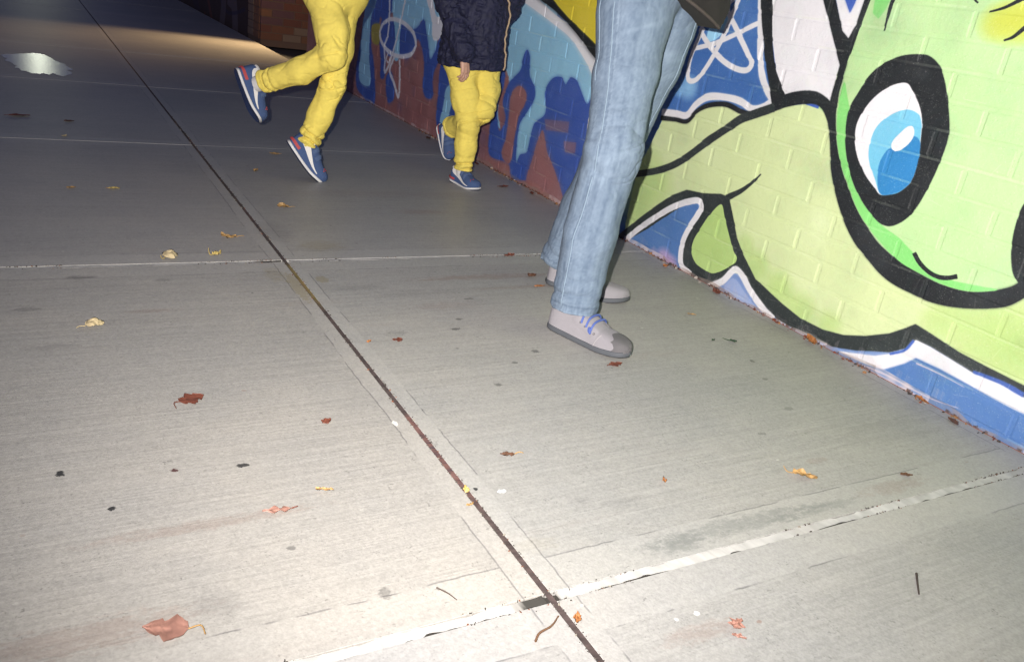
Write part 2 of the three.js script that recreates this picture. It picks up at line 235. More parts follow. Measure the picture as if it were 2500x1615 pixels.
// stains on the concrete: x, z, half-length, half-width, colour, strength (rust-brown trails beside wet leaves, gum, oil, algae)
const RUST = [0.20, 0.10, 0.07], DARK = [0.05, 0.05, 0.055], OLIVE = [0.22, 0.17, 0.05], WET = [0.17, 0.175, 0.17], PALE = [0.62, 0.61, 0.58], GUM = [0.02, 0.02, 0.022];
const STAINS = [
  [1.10, -0.862, 0.20, 0.022, WET, 0.9], [1.30, -0.85, 0.12, 0.014, WET, 0.7], [0.95, -0.85, 0.06, 0.018, WET, 0.9],
  [0.20, -1.142, 0.17, 0.014, RUST, 0.35], [0.02, -0.95, 0.14, 0.03, RUST, 0.38], [0.19, -0.955, 0.035, 0.03, DARK, 0.3], [1.25, -2.17, 0.24, 0.022, RUST, 0.5], [1.30, -2.07, 0.15, 0.012, RUST, 0.35], [0.84, -0.665, 0.07, 0.018, RUST, 0.4],
  [1.0, -1.96, 0.10, 0.03, RUST, 0.22], [0.95, -2.06, 0.14, 0.025, DARK, 0.22], [0.80, -2.12, 0.08, 0.02, DARK, 0.25], [0.79, -1.80, 0.03, 0.02, DARK, 0.35], [0.92, -0.99, 0.05, 0.016, DARK, 0.2], [0.85, -1.02, 0.025, 0.01, DARK, 0.3], [0.70, -0.93, 0.05, 0.02, OLIVE, 0.12],
  [0.81, -2.50, 0.07, 0.05, OLIVE, 0.4], [0.60, -2.25, 0.03, 0.06, OLIVE, 0.35], [0.635, -2.15, 0.02, 0.12, OLIVE, 0.4], [0.72, -2.20, 0.02, 0.03, OLIVE, 0.35], [0.70, -2.65, 0.05, 0.12, DARK, 0.3], [1.33, -2.89, 0.10, 0.03, RUST, 0.45], [1.3, -3.15, 0.4, 0.05, RUST, 0.18], [1.55, -2.2, 0.3, 0.05, DARK, 0.12],
  [0.02, -1.86, 0.05, 0.012, DARK, 0.35], [0.10, -2.28, 0.035, 0.014, GUM, 0.6], [0.30, -2.24, 0.022, 0.010, GUM, 0.5], [0.24, -2.03, 0.06, 0.012, RUST, 0.3], [-0.02, -2.08, 0.03, 0.01, GUM, 0.5],
  [1.45, -0.64, 0.35, 0.10, DARK, 0.10], [1.1, -0.60, 0.3, 0.06, DARK, 0.08], [1.55, -0.86, 0.10, 0.02, RUST, 0.35], [1.46, -0.99, 0.03, 0.01, RUST, 0.4], [1.78, -1.05, 0.2, 0.05, DARK, 0.18], [1.8, -0.75, 0.2, 0.08, PALE, 0.15],
  [0.015, -1.349, 0.008, 0.010, GUM, 0.95], [0.082, -1.226, 0.007, 0.006, GUM, 0.95], [0.187, -1.31, 0.007, 0.006, [0.06, 0.015, 0.015], 0.9], [0.30, -1.296, 0.012, 0.007, GUM, 0.9], [0.675, -1.108, 0.005, 0.005, GUM, 0.95], [0.655, -1.05, 0.005, 0.004, GUM, 0.9], [0.32, -1.045, 0.008, 0.006, GUM, 0.5], [0.72, -1.088, 0.009, 0.006, [0.75, 0.78, 0.82], 0.9], [0.62, -1.37, 0.006, 0.01, [0.8, 0.78, 0.74], 0.9], [0.86, -0.70, 0.006, 0.005, [0.7, 0.7, 0.7], 0.6], [0.82, -0.70, 0.004, 0.004, [0.7, 0.7, 0.7], 0.5],
  [1.11, -1.63, 0.012, 0.01, GUM, 0.55], [0.96, -1.80, 0.016, 0.008, GUM, 0.6], [1.0, -1.86, 0.01, 0.006, GUM, 0.6], [1.02, -1.58, 0.01, 0.008, GUM, 0.45], [0.92, -1.48, 0.011, 0.008, GUM, 0.5], [1.1, -2.0, 0.02, 0.006, GUM, 0.5], [1.66, -1.35, 0.01, 0.008, GUM, 0.4], [1.71, -1.45, 0.008, 0.01, GUM, 0.5], [1.42, -1.12, 0.012, 0.007, GUM, 0.35], [1.59, -1.2, 0.015, 0.008, GUM, 0.3], [0.42, -0.90, 0.010, 0.014, GUM, 0.4],
];
{ const s = seed; for (let i = 0; i < 110; i++) STAINS.push([rr(-0.2, 2), rr(-3.9, 0.1), rr(0.002, 0.006), rr(0.002, 0.005), rnd() < 0.2 ? PALE : rnd() < 0.3 ? RUST : GUM, rr(0.15, 0.55)]); for (let i = 0; i < 40; i++) STAINS.push([rr(-0.2, 2), rr(-3.9, -0.4), rr(0.03, 0.14), rr(0.006, 0.02), rnd() < 0.4 ? RUST : DARK, rr(0.04, 0.13)]); }
function slabTex(px, x0, x1, z0, z1) {
  const near = STAINS.filter((s) => s[0] + s[2] * 1.6 > x0 && s[0] - s[2] * 1.6 < x1 && s[1] + s[3] * 1.6 > z0 && s[1] - s[3] * 1.6 < z1);
  const h = new Float32Array(px * px), C = new Float32Array(px * px * 3), w = x1 - x0, d = z1 - z0;
  for (let j = 0; j < px; j++) {
    const Z = z0 + (j + 0.5) / px * d, ez = Math.min(Z - z0, z1 - Z);
    for (let i = 0; i < px; i++) {
      const X = x0 + (i + 0.5) / px * w, ex = Math.min(X - x0, x1 - X), o = j * px + i;
      const wob = n2(X * 5, Z * 5) * 0.003 + n2(X * 60, Z * 60) * 0.0012, inX = ex < 0.036 + wob, inZ = ez < 0.078 + wob, band = inX || inZ;
      const br = n2(X * 7 + Z * 3, Z * 330) * 0.55 + n2(X * 4, Z * 140 + X * 2) * 0.45, sp = n2(X * 620, Z * 620), sp2 = n2(X * 240 + 31, Z * 240), bl = n2(X * 2.3 + 5, Z * 2.3) * 0.5 + n2(X * 7, Z * 9) * 0.32 + n2(X * 23, Z * 31) * 0.18;
      let a = 0.315 * (1 + (band ? 0.03 : 0.085) * br + 0.09 * sp + 0.09 * sp2 + 0.03 * n2(X * 60 + 3, Z * 150) + 0.11 * bl + (band ? 0.085 : 0));
      let r = a * (1.035 + 0.02 * bl), g = a * 0.99, b = a * (0.95 - 0.03 * bl);
      const pit = n2(X * 330 + 77, Z * 380) + 0.25 * n2(X * 40, Z * 40 + 9); if (pit > 0.82) { const k = 1 - 0.34 * sst(0.82, 1.05, pit); r *= k; g *= k; b *= k; }
      // tooled margin lines beside the joints
      const dl = Math.min(Math.abs(ex - 0.036 - wob), Math.abs(ez - 0.078 - wob) + (inX ? 1 : 0)), gap = n2(X * 11 + 3, Z * 11) + 0.5 * n2(X * 40, Z * 40);
      const ln = (1 - sst(0.0007, 0.0022, dl)) * sst(-0.35, 0.15, gap); r *= 1 - 0.4 * ln; g *= 1 - 0.4 * ln; b *= 1 - 0.38 * ln;
      C[o * 3] = r; C[o * 3 + 1] = g; C[o * 3 + 2] = b; h[o] = 0.5 + 0.22 * br * (band ? 0.3 : 1) + 0.12 * sp - 0.3 * ln;
    }
  }
  for (const s of near) {
    const i0 = Math.max(0, Math.floor((s[0] - s[2] * 1.5 - x0) / w * px)), i1 = Math.min(px - 1, Math.ceil((s[0] + s[2] * 1.5 - x0) / w * px)), j0 = Math.max(0, Math.floor((s[1] - s[3] * 1.5 - z0) / d * px)), j1 = Math.min(px - 1, Math.ceil((s[1] + s[3] * 1.5 - z0) / d * px));
    for (let j = j0; j <= j1; j++) for (let i = i0; i <= i1; i++) {
      const X = x0 + (i + 0.5) / px * w, Z = z0 + (j + 0.5) / px * d, u = (X - s[0]) / s[2], v = (Z - s[1]) / s[3], q = u * u + v * v, o = (j * px + i) * 3; if (q > 2.2) continue;
      const k = s[5] * (s[2] > 0.02 ? 0.6 * clamp(1 - sst(-0.1, 1.7, q + 0.7 * n2(X * 60, Z * 160) + 0.5 * n2(X * 260, Z * 420)), 0, 1) : 1 - sst(0.5, 1.1, q + 0.5 * n2(X * 300, Z * 300)));
      for (let c = 0; c < 3; c++) C[o + c] += (s[4][c] - C[o + c]) * k;
    }
  }
  return [dataTex(px, px, 4, (D) => { for (let o = 0; o < px * px; o++) { D[o * 4] = toS(C[o * 3]); D[o * 4 + 1] = toS(C[o * 3 + 1]); D[o * 4 + 2] = toS(C[o * 3 + 2]); D[o * 4 + 3] = 255; } }, true),
    dataTex(px, px, 1, (D) => { for (let o = 0; o < px * px; o++) D[o] = 255 * clamp(h[o], 0, 1); })];
}
function slabGeo(x0, x1, z0, z1) { // chamfered slab, top at y = 0
  const c = 0.0005, b = -0.07, P = [], I = [], U = [];
  const ring = (o, y) => [[x0 + o, y, z0 + o], [x1 - o, y, z0 + o], [x1 - o, y, z1 - o], [x0 + o, y, z1 - o]];
  const q = (a, bb, cc, d) => { const k = P.length / 3; for (const p of [a, bb, cc, d]) { P.push(...p); U.push((p[0] - x0) / (x1 - x0), (p[2] - z0) / (z1 - z0)); } I.push(k, k + 2, k + 1, k, k + 3, k + 2); };
  const T = ring(c, 0), M = ring(0, -c), B = ring(0, b); q(...T);
  for (let i = 0; i < 4; i++) { const j = (i + 1) % 4; q(T[j], T[i], M[i], M[j]); q(M[j], M[i], B[i], B[j]); }
  return geom(P, I, { uv: U });
}
const pave = structure('pavement', 'grey concrete pavement of large square slabs with joints');
{
  const xs = [[JX + 0.0055, WX - 0.003], [JX - 1.5555, JX - 0.0055], [JX - 1.5555 * 2, JX - 1.5555 - 0.015], [JX - 1.5555 * 3, JX - 1.5555 * 2 - 0.015]];
  const gen = [0, 1].map((i) => { const [m, h] = slabTex(1024, 40 + i * 3, 41.5 + i * 3, 10, 11.5); return std({ map: m, bumpMap: h, bumpScale: 0.0009, roughness: 0.5 }); });
  for (let r = -2; r < 16; r++) for (let c = 0; c < 4; c++) {
    const g = r === 0 || r === 1 ? 0.010 : 0.003, z1 = Z0 - (r - 1) * ZP - (r === 1 || r === 2 ? 0.010 : 0.003), z0 = Z0 - r * ZP + g, [x0, x1] = xs[c];
    let mat = gen[(r * 3 + c * 5 + 40) % 2];
    if (c < 2 && r >= 0 && r <= 2) { const [m, h] = slabTex(r < 2 ? 1400 : 900, x0, x1, z0, z1); mat = std({ map: m, bumpMap: h, bumpScale: 0.0009, roughness: r < 2 ? 0.6 : 0.5, color: r < 2 ? lin(...[[1, 1, 1.01], [0.97, 0.975, 1.0], [0.985, 0.99, 0.985], [1.0, 0.985, 0.965]][r * 2 + c]) : lin(...[[0.985, 0.99, 1.0], [1.0, 0.99, 0.98]][c]) }); }
    const s = part('slab', slabGeo(x0, x1, z0, z1), mat, pave);
    if (Math.abs(r - 0.5) > 2) { const e = hash2(r + 9, c + 3) * 0.0012; s.position.y = e; }
  }
  // fill of the joints: pale mortar in the crosswise ones, packed dirt in the lengthwise one
  const ribbon = (pts, w, y, col) => { const P = [], I = [], C = []; pts.forEach(([x, z, tx, tz], i) => { const a = w(i, 1, x, z), b = w(i, -1, x, z); P.push(x - tz * a, y(x, z), z + tx * a, x + tz * b, y(x, z), z - tx * b); for (const s of [1, -1]) C.push(...col(x, z, s)); if (i) { const k = i * 2; I.push(k - 2, k - 1, k, k - 1, k + 1, k); } }); return geom(P, I, { color: C }); };
  const mort = std({ vertexColors: true, roughness: 0.8 }), dirt = std({ vertexColors: true, roughness: 0.95 });
  for (const [k, ww, name] of [[0, 0.0095, 'joint_filler'], [1, 0.0095, 'joint_filler']]) for (const [xa, xb] of [[-1.2, JX - 0.01], [JX + 0.012, WX - 0.004]]) {
    const pts = []; for (let x = xa; x < xb; x += 0.005) pts.push([x, Z0 - k * ZP, 1, 0]);
    const dk = (x) => xb < 1 ? (k ? sst(0.56, 0.6, x) : sst(0.585, 0.615, x + 0.02 * n2(x * 90, 2))) : (1 - sst(0.66, 0.69, x));
    part(name, ribbon(pts, (i, s, x) => clamp((k ? 0.0075 : ww) + 0.0018 * n2(x * 60, s * 9 + k) + 0.0016 * n2(x * 13, s * 5 + k * 3) - 0.0022 * sst(0.45, 0.8, n2(x * 31, s * 3 + k * 7)), 0.004, 0.0098), (x, z) => -0.0008 + 0.0004 * n2(x * 50, 3), (x, z, s) => { const n = n2(x * 45, s * 2 + k) * 0.07 + n2(x * 160, s + 5) * 0.05, d = Math.max(dk(x + 0.016 * n2(x * 120, s * 3)), 0.16 * sst(0.5, 0.9, n2(x * 14 + 4, k * 9))); const a = mix((k ? 0.36 : 0.45) + n, 0.045, d); return [a, a * mix(0.965, 0.9, d), a * mix(0.94, 0.8, d)]; }), mort, pave);
  }
  for (let k = 0; k < 2; k++) { const pts = []; for (let x = -1.2; x < WX; x += 0.02) pts.push([x, Z0 - k * ZP, 1, 0]); part('joint_bed', ribbon(pts, () => 0.0098, () => -0.008, () => [0.03, 0.026, 0.022]), dirt, pave); }
  const lp = []; for (let z = 1; z > -22; z -= z > -3 ? 0.004 : 0.03) lp.push([JX, z, 0, 1]);
  part('joint_bed', ribbon(lp, () => 0.0054, (x, z) => -0.0006 + 0.0003 * n2(z * 40, 1), (x, z, s) => {
    const n = n2(z * 90, s * 3), m = n2(z * 300, s * 7), rust = sst(0.1, 0.5, n2(z * 6 + 2, 4)) * (z > -1.4 ? 1 : 0.35), ol = sst(-1.95, -2.1, z) * sst(-2.36, -2.3, z) * (s < 0 ? 1 : 0.4);
    const a = 0.040 + 0.016 * n + 0.016 * m; return [a * 1.45 + 0.09 * rust * (0.6 + 0.5 * m) + 0.16 * ol, a + 0.028 * rust * (0.6 + m * 0.4) + 0.12 * ol, a * 0.95 + 0.015 * rust + 0.01 * ol];
  }), dirt, pave);
}
{ // grit and leaf mould spilling out of the joints
  const N = 1500, im = new THREE.InstancedMesh(new THREE.IcosahedronGeometry(1, 0), std({ roughness: 0.95 }), N), m = new THREE.Matrix4(), q = new THREE.Quaternion(), e = new THREE.Euler();
  for (let i = 0; i < N; i++) {
    let x, z; if (i < 900) { z = rr(-4.6, 0.2); x = JX + (rnd() < 0.5 ? -1 : 1) * (0.0045 + 0.006 * rnd() * rnd() * rnd() + 0.003 * Math.max(0, n2(z * 14, 5))); } else { const k = i % 2; x = rr(-0.15, WX); z = Z0 - k * ZP + (rnd() < 0.5 ? -1 : 1) * (0.0092 + 0.004 * rnd() * rnd()); if (Math.abs(x - JX) < 0.05) z += rr(-0.008, 0.008); if (n2(x * 9, k * 4 + 1) < -0.1) { i--; continue; } }
    const s = rr(0.0006, 0.0021); e.set(rr(0, 6), rr(0, 6), rr(0, 6)); m.compose(new THREE.Vector3(x, s * 0.15, z), q.setFromEuler(e), new THREE.Vector3(s * rr(0.8, 1.7), s * 0.45, s * rr(0.8, 1.9))); im.setMatrixAt(i, m);
    const k = rnd(); im.setColorAt(i, k < 0.14 ? lin(0.16, 0.06, 0.03) : k < 0.3 ? lin(0.2, 0.18, 0.15) : lin(0.05, 0.042, 0.036));
  }
  im.name = 'joint_grit'; im.userData = { kind: 'stuff', label: 'dark grit spilling from the joints between the slabs', category: 'grit' }; im.castShadow = im.receiveShadow = true; scene.add(im);
}
{ // rain water left in a shallow dip
  const s = new THREE.Shape(); for (let i = 0; i <= 90; i++) { const a = i / 90 * 6.2832, r = 1 + 0.22 * n2(Math.cos(a) * 2 + 7, Math.sin(a) * 2) + 0.12 * n2(Math.cos(a) * 6, Math.sin(a) * 6 + 3) + 0.06 * n2(Math.cos(a) * 15, Math.sin(a) * 15); s[i ? 'lineTo' : 'moveTo'](0.17 * r * Math.cos(a), 0.42 * r * Math.sin(a)); }
  const g = new THREE.ShapeGeometry(s); g.rotateX(-Math.PI / 2);
  const t = dataTex(256, 256, 1, (D) => { for (let j = 0; j < 256; j++) for (let i = 0; i < 256; i++) D[j * 256 + i] = 128 + 60 * n2(i / 5, j / 9) + 40 * n2(i / 2.2, j / 4); }, false, true); t.repeat.set(6, 6);
  const m = new THREE.Mesh(g, new THREE.MeshPhysicalMaterial({ color: lin(0.97, 0.98, 1), roughness: 0.24, transmission: 1, thickness: 0, ior: 1.33, bumpMap: t, bumpScale: 0.0002 })); m.name = 'puddle'; m.position.set(0.115, 0.004, -6.02); m.rotation.y = 0.1;
  m.userData = { kind: 'structure', label: 'thin film of rain water lying on the concrete', category: 'water' }; m.receiveShadow = true; scene.add(m);
}
// ================================================================ the painted brick wall
const PAINT = { blue: '#3a57aa', cyan: '#97cbeb', maroon: '#9f6967', white: '#d8d5da', chalk: '#ecebf2', black: '#191c20', grey: '#272d2e', yellow: '#dfcb3c', pale: '#c3cf9b', lime: '#a7c175', green: '#7cc76e', face: '#adcc93', olive: '#a3964a', oliveb: '#b4ba48', iris: '#6cb4d3', iris2: '#2c78b2', navy: '#4a6fa8', azure: '#3b64a5', slate: '#8c9cc6', pink: '#b896ba', pinkw: '#d9bfca' };  // the second white is lightened to offset weaker flash on the far paint
const Y_TOP = 1.2, COURSE = 0.0735, Y_FIRST = 0.013, PITCH = 0.224;
const jointsOf = (n) => -1.806 + (n % 2 ? PITCH / 2 : 0);
function muralCanvas(z0, z1, y0, y1, W, H) {
  const cv = document.createElement('canvas'); cv.width = W; cv.height = H; const c = cv.getContext('2d'), S = W / (z1 - z0), SY = H / (y1 - y0), X = (z) => (z - z0) * S, Y = (y) => (y1 - y) * SY;
  c.fillStyle = PAINT.maroon; c.fillRect(0, 0, W, H);
  c.fillStyle = PAINT.cyan; c.fillRect(0, 0, X(-2.6), Y(0.60)); c.fillStyle = PAINT.blue; c.fillRect(X(-2.9), 0, X(-1.7) - X(-2.9), Y(0.02));
  c.fillStyle = PAINT.face; c.fillRect(X(-1.75), 0, W, Y(0.3)); c.fillStyle = '#6c86b8'; c.fillRect(X(-2.1), Y(0.3), W, H);
  for (let i = 0; i < 90; i++) { const z = rr(-6.6, -2.9), y = rr(0.05, 0.6), r = rr(0.03, 0.12); if (X(z) < -200 || X(z) > W + 200) continue; const g = c.createRadialGradient(X(z), Y(y), 0, X(z), Y(y), r * S); const k = rnd() < 0.5 ? '40,62,140' : '120,72,72'; g.addColorStop(0, `rgba(${k},0.22)`); g.addColorStop(1, `rgba(${k},0)`); c.fillStyle = g; c.fillRect(X(z) - r * S, Y(y) - r * S, 2 * r * S, 2 * r * S); }
  const speck = (col, P) => { // thin dry coats of black leave pale pores and brick showing
    if (col !== 'black' && col !== 'grey' && col !== 'navy' && col !== 'azure') return; c.shadowBlur = 0; c.shadowColor = 'transparent'; c.globalAlpha = 1; c.clip();
    const xs = P.map((p) => p[0]), ys = P.map((p) => p[1]), a = Math.max(0, Math.min(...xs) - 20), b = Math.min(W, Math.max(...xs) + 20), d = Math.max(0, Math.min(...ys) - 20), e = Math.min(H, Math.max(...ys) + 20), n = Math.max(0, (b - a) * (e - d)) / (S * SY) * 26000;
    for (let i = 0; i < n; i++) { const x = a + rnd() * (b - a), y = d + rnd() * (e - d), k = n2(x / S * 16, y / S * 16) + 0.6 * n2(x / S * 60, y / S * 60); if (k < -0.05) continue; const s = rr(0.0007, 0.0019) * S; c.fillStyle = `rgba(${rnd() < 0.5 ? '190,200,170' : '150,150,158'},${rr(0.12, 0.55) * Math.min(1, 0.4 + k)})`; c.fillRect(x, y, s, s); }
  };
  for (const m of MURAL) {
    const pts = m[m.length - 1], P = []; for (let i = 0; i < pts.length; i += 2) P.push([X(pts[i] / 1000), Y(pts[i + 1] / 1000)]);
    if (Math.max(...P.map((p) => p[0])) < -300 || Math.min(...P.map((p) => p[0])) > W + 300) continue;
    c.save(); c.fillStyle = c.strokeStyle = PAINT[m[1]]; c.lineJoin = c.lineCap = 'round';
    if (m[0] === 'p') {
      if (m[2]) { c.shadowColor = PAINT[m[1]]; c.shadowBlur = m[2] * 0.0016 * S; } c.globalAlpha = m[4]; c.beginPath();
      if (m[3]) new THREE.CatmullRomCurve3(P.map((p) => new THREE.Vector3(p[0], p[1], 0)), true, 'centripetal').getPoints(P.length * 8).forEach((p, i) => i ? c.lineTo(p.x, p.y) : c.moveTo(p.x, p.y));
      else P.forEach((p, i) => i ? c.lineTo(...p) : c.moveTo(...p)); c.closePath(); c.fill(); speck(m[1], P);
    } else if (m[0] === 'l') {
      c.globalAlpha = m[5]; if (m[2]) { c.shadowColor = PAINT[m[1]]; c.shadowBlur = m[2] * 0.0014 * S; }
      const cur = new THREE.CatmullRomCurve3(P.map((p) => new THREE.Vector3(p[0], p[1], 0)), false, 'centripetal'), n = P.length * 14, w = (t) => mix(m[3], m[4], t) / 1000 * S / 2 * (1 + 0.08 * n2(t * 9, m[3])), L = [], R = [];
      for (let i = 0; i <= n; i++) { const q = cur.getPoint(i / n), t = cur.getTangent(i / n), h = w(i / n); L.push([q.x - t.y * h, q.y + t.x * h]); R.unshift([q.x + t.y * h, q.y - t.x * h]); }
      c.beginPath(); [...L, ...R].forEach((p, i) => i ? c.lineTo(...p) : c.moveTo(...p)); c.closePath(); c.fill('nonzero'); speck(m[1], P);
    } else { const [x, y] = P[0], r = m[2] / 1000 * S, g = c.createRadialGradient(x, y, 0, x, y, r * 1.5); c.globalAlpha = m[3]; const k = new THREE.Color(PAINT[m[1]]).getStyle().replace('rgb', 'rgba'); g.addColorStop(0, k.replace(')', ',1)')); g.addColorStop(0.5, k.replace(')', ',0.75)')); g.addColorStop(1, k.replace(')', ',0)')); c.fillStyle = g; c.fillRect(x - r * 1.6, y - r * 1.6, r * 3.2, r * 3.2); }
    c.restore();
  }
  const area = (z1 - z0) * (y1 - y0);
  // uneven spray coverage, pores the paint missed, scuffs
  for (let i = 0; i < 260 * area; i++) { const x = rnd() * W, y = rnd() * H, r = rr(0.02, 0.10) * S, g = c.createRadialGradient(x, y, 0, x, y, r), k = rnd() < 0.5 ? '255,255,240' : '30,50,60', a = rr(0.015, 0.05); g.addColorStop(0, `rgba(${k},${a})`); g.addColorStop(1, `rgba(${k},0)`); c.fillStyle = g; c.fillRect(x - r, y - r, 2 * r, 2 * r); }
  for (let i = 0; i < 26000 * area; i++) { const s = rr(0.0006, 0.0018) * S; c.fillStyle = rnd() < 0.62 ? `rgba(225,215,205,${rr(0.08, 0.42)})` : `rgba(40,45,40,${rr(0.03, 0.14)})`; c.fillRect(rnd() * W, rnd() * H, s, s * rr(0.7, 1.6)); }
  for (let i = 0; i < 70 * area; i++) { c.strokeStyle = `rgba(235,230,220,${rr(0.08, 0.3)})`; c.lineWidth = rr(0.0005, 0.0012) * S; const x = rnd() * W, y = rnd() * H, a = rr(-0.5, 0.5) + (rnd() < 0.5 ? 1.57 : 0), l = rr(0.01, 0.06) * S; c.beginPath(); c.moveTo(x, y); c.lineTo(x + Math.cos(a) * l, y + Math.sin(a) * l); c.stroke(); }
  // mortar lines: older pale paint shows where the later coats did not reach into the joint
  for (let n = 0; n < 40; n++) {
    const y = Y_FIRST + n * COURSE; if (y < y0 - 0.1 || y > y1 + 0.1) continue;
    for (let z = z0; z < z1; z += 0.03) { const q = n2(z * 9, n * 7); if (q < -0.15) continue; c.fillStyle = `rgba(214,220,190,${0.02 + 0.17 * sst(0.1, 0.8, q)})`; c.fillRect(X(z), Y(y + 0.0035), 0.031 * S, 0.006 * SY); }
    for (let z = jointsOf(n) - 60 * PITCH; z < z1; z += PITCH) if (z > z0 && hash2(Math.round(z * 100), n) > -0.1) { c.fillStyle = `rgba(220,226,196,${0.02 + 0.06 * Math.abs(hash2(n, Math.round(z * 90)))})`; c.fillRect(X(z - 0.004), Y(y + COURSE), 0.008 * S, COURSE * SY); }
  }
  // foot of the wall: bare, chalky and splashed with mud
  if (y0 < 0.05) for (let z = z0; z < z1; z += 0.004) {
    const h = 0.012 + 0.008 * n2(z * 14, 3) + 0.012 * Math.max(0, n2(z * 3.1, 9)), pk = n2(z * 5, 12);
    c.fillStyle = pk > -0.1 ? `rgba(205,188,188,${0.55 + 0.3 * n2(z * 40, 4)})` : `rgba(150,128,120,${0.4 + 0.3 * n2(z * 40, 6)})`; c.fillRect(X(z), Y(h), 0.0045 * S, h * SY);
    const l = 0.02 + 0.02 * n2(z * 30, 8); if (n2(z * 60, 2) > 0.15) { c.fillStyle = `rgba(190,170,175,${rr(0.05, 0.25)})`; c.fillRect(X(z), Y(h + Math.abs(l)), 0.003 * S, Math.abs(l) * SY); }
    if (n2(z * 80, 15) > 0.2) { c.fillStyle = `rgba(70,48,38,${rr(0.3, 0.8)})`; c.fillRect(X(z), Y(rr(0.002, 0.008)), 0.004 * S, 0.009 * SY); }
  }
  const t = new THREE.CanvasTexture(cv); t.colorSpace = THREE.SRGBColorSpace; t.magFilter = THREE.LinearFilter; t.anisotropy = 8; return t;
}
const poreBump = dataTex(512, 512, 1, (D) => { const w = (v) => ((v % 512) + 512) % 512; for (let j = 0; j < 512; j++) for (let i = 0; i < 512; i++) { let v = 0; for (const [s, a] of [[64, 50], [24, 34], [9, 26], [4, 22]]) { const x = i / s, y = j / s, p = Math.floor(512 / s), xi = Math.floor(x), yi = Math.floor(y), fx = x - xi, fy = y - yi, h = (q, r) => hash2(((q % p) + p) % p + s, ((r % p) + p) % p + s * 3); v += a * mix(mix(h(xi, yi), h(xi + 1, yi), fx), mix(h(xi, yi + 1), h(xi + 1, yi + 1), fx), fy); } D[j * 512 + i] = clamp(128 + v, 0, 255); } }, false, true);
poreBump.channel = 1; poreBump.repeat.set(4, 4);
const wall = thing('mural_wall', 'long brick wall spray-painted with a green big-eyed creature and blue drips', 'wall');
const ZA = [[-2.5, 0.1], [-4.9, -2.3], [-7.3, -4.7]];
const muralMats = ZA.map(([a, b]) => std({ map: muralCanvas(a, b, 0, Y_TOP, 2048, 1024), bumpMap: poreBump, bumpScale: 0.0016, roughness: 0.62 }));
const muralUp = std({ map: muralCanvas(-7.3, 2.3, 0, 2.8, 2048, 640), bumpMap: poreBump, bumpScale: 0.0016, roughness: 0.62 });
function wallUV(i, z, y) { return i < 3 ? [(z - ZA[i][0]) / (ZA[i][1] - ZA[i][0]), y / Y_TOP] : [(z + 7.3) / 9.6, y / 2.8]; }
function brickGeo(z0, z1, y0, y1, which, dx) { // face towards -x
  const P = [], I = [], U = [], U1 = [], c = 0.0045, j = () => rr(-0.0006, 0.0006), X = WX + dx;
  const F = [[X + j(), y0 + c, z0 + c], [X + j(), y0 + c, z1 - c], [X + j(), y1 - c, z1 - c], [X + j(), y1 - c, z0 + c]], M = [[X + 0.0013, y0, z0], [X + 0.0013, y0, z1], [X + 0.0013, y1, z1], [X + 0.0013, y1, z0]], B = M.map((p) => [X + 0.05, p[1], p[2]]);
  const q = (a, b, cc, d) => { const k = P.length / 3; for (const p of [a, b, cc, d]) { P.push(...p); U.push(...wallUV(which, p[2], p[1])); U1.push(p[2], p[1]); } I.push(k, k + 1, k + 2, k, k + 2, k + 3); };
  q(...F); for (let i = 0; i < 4; i++) { const n = (i + 1) % 4; q(F[n], F[i], M[i], M[n]); q(M[n], M[i], B[i], B[n]); }
  return geom(P, I, { uv: U, uv1: U1 });
}
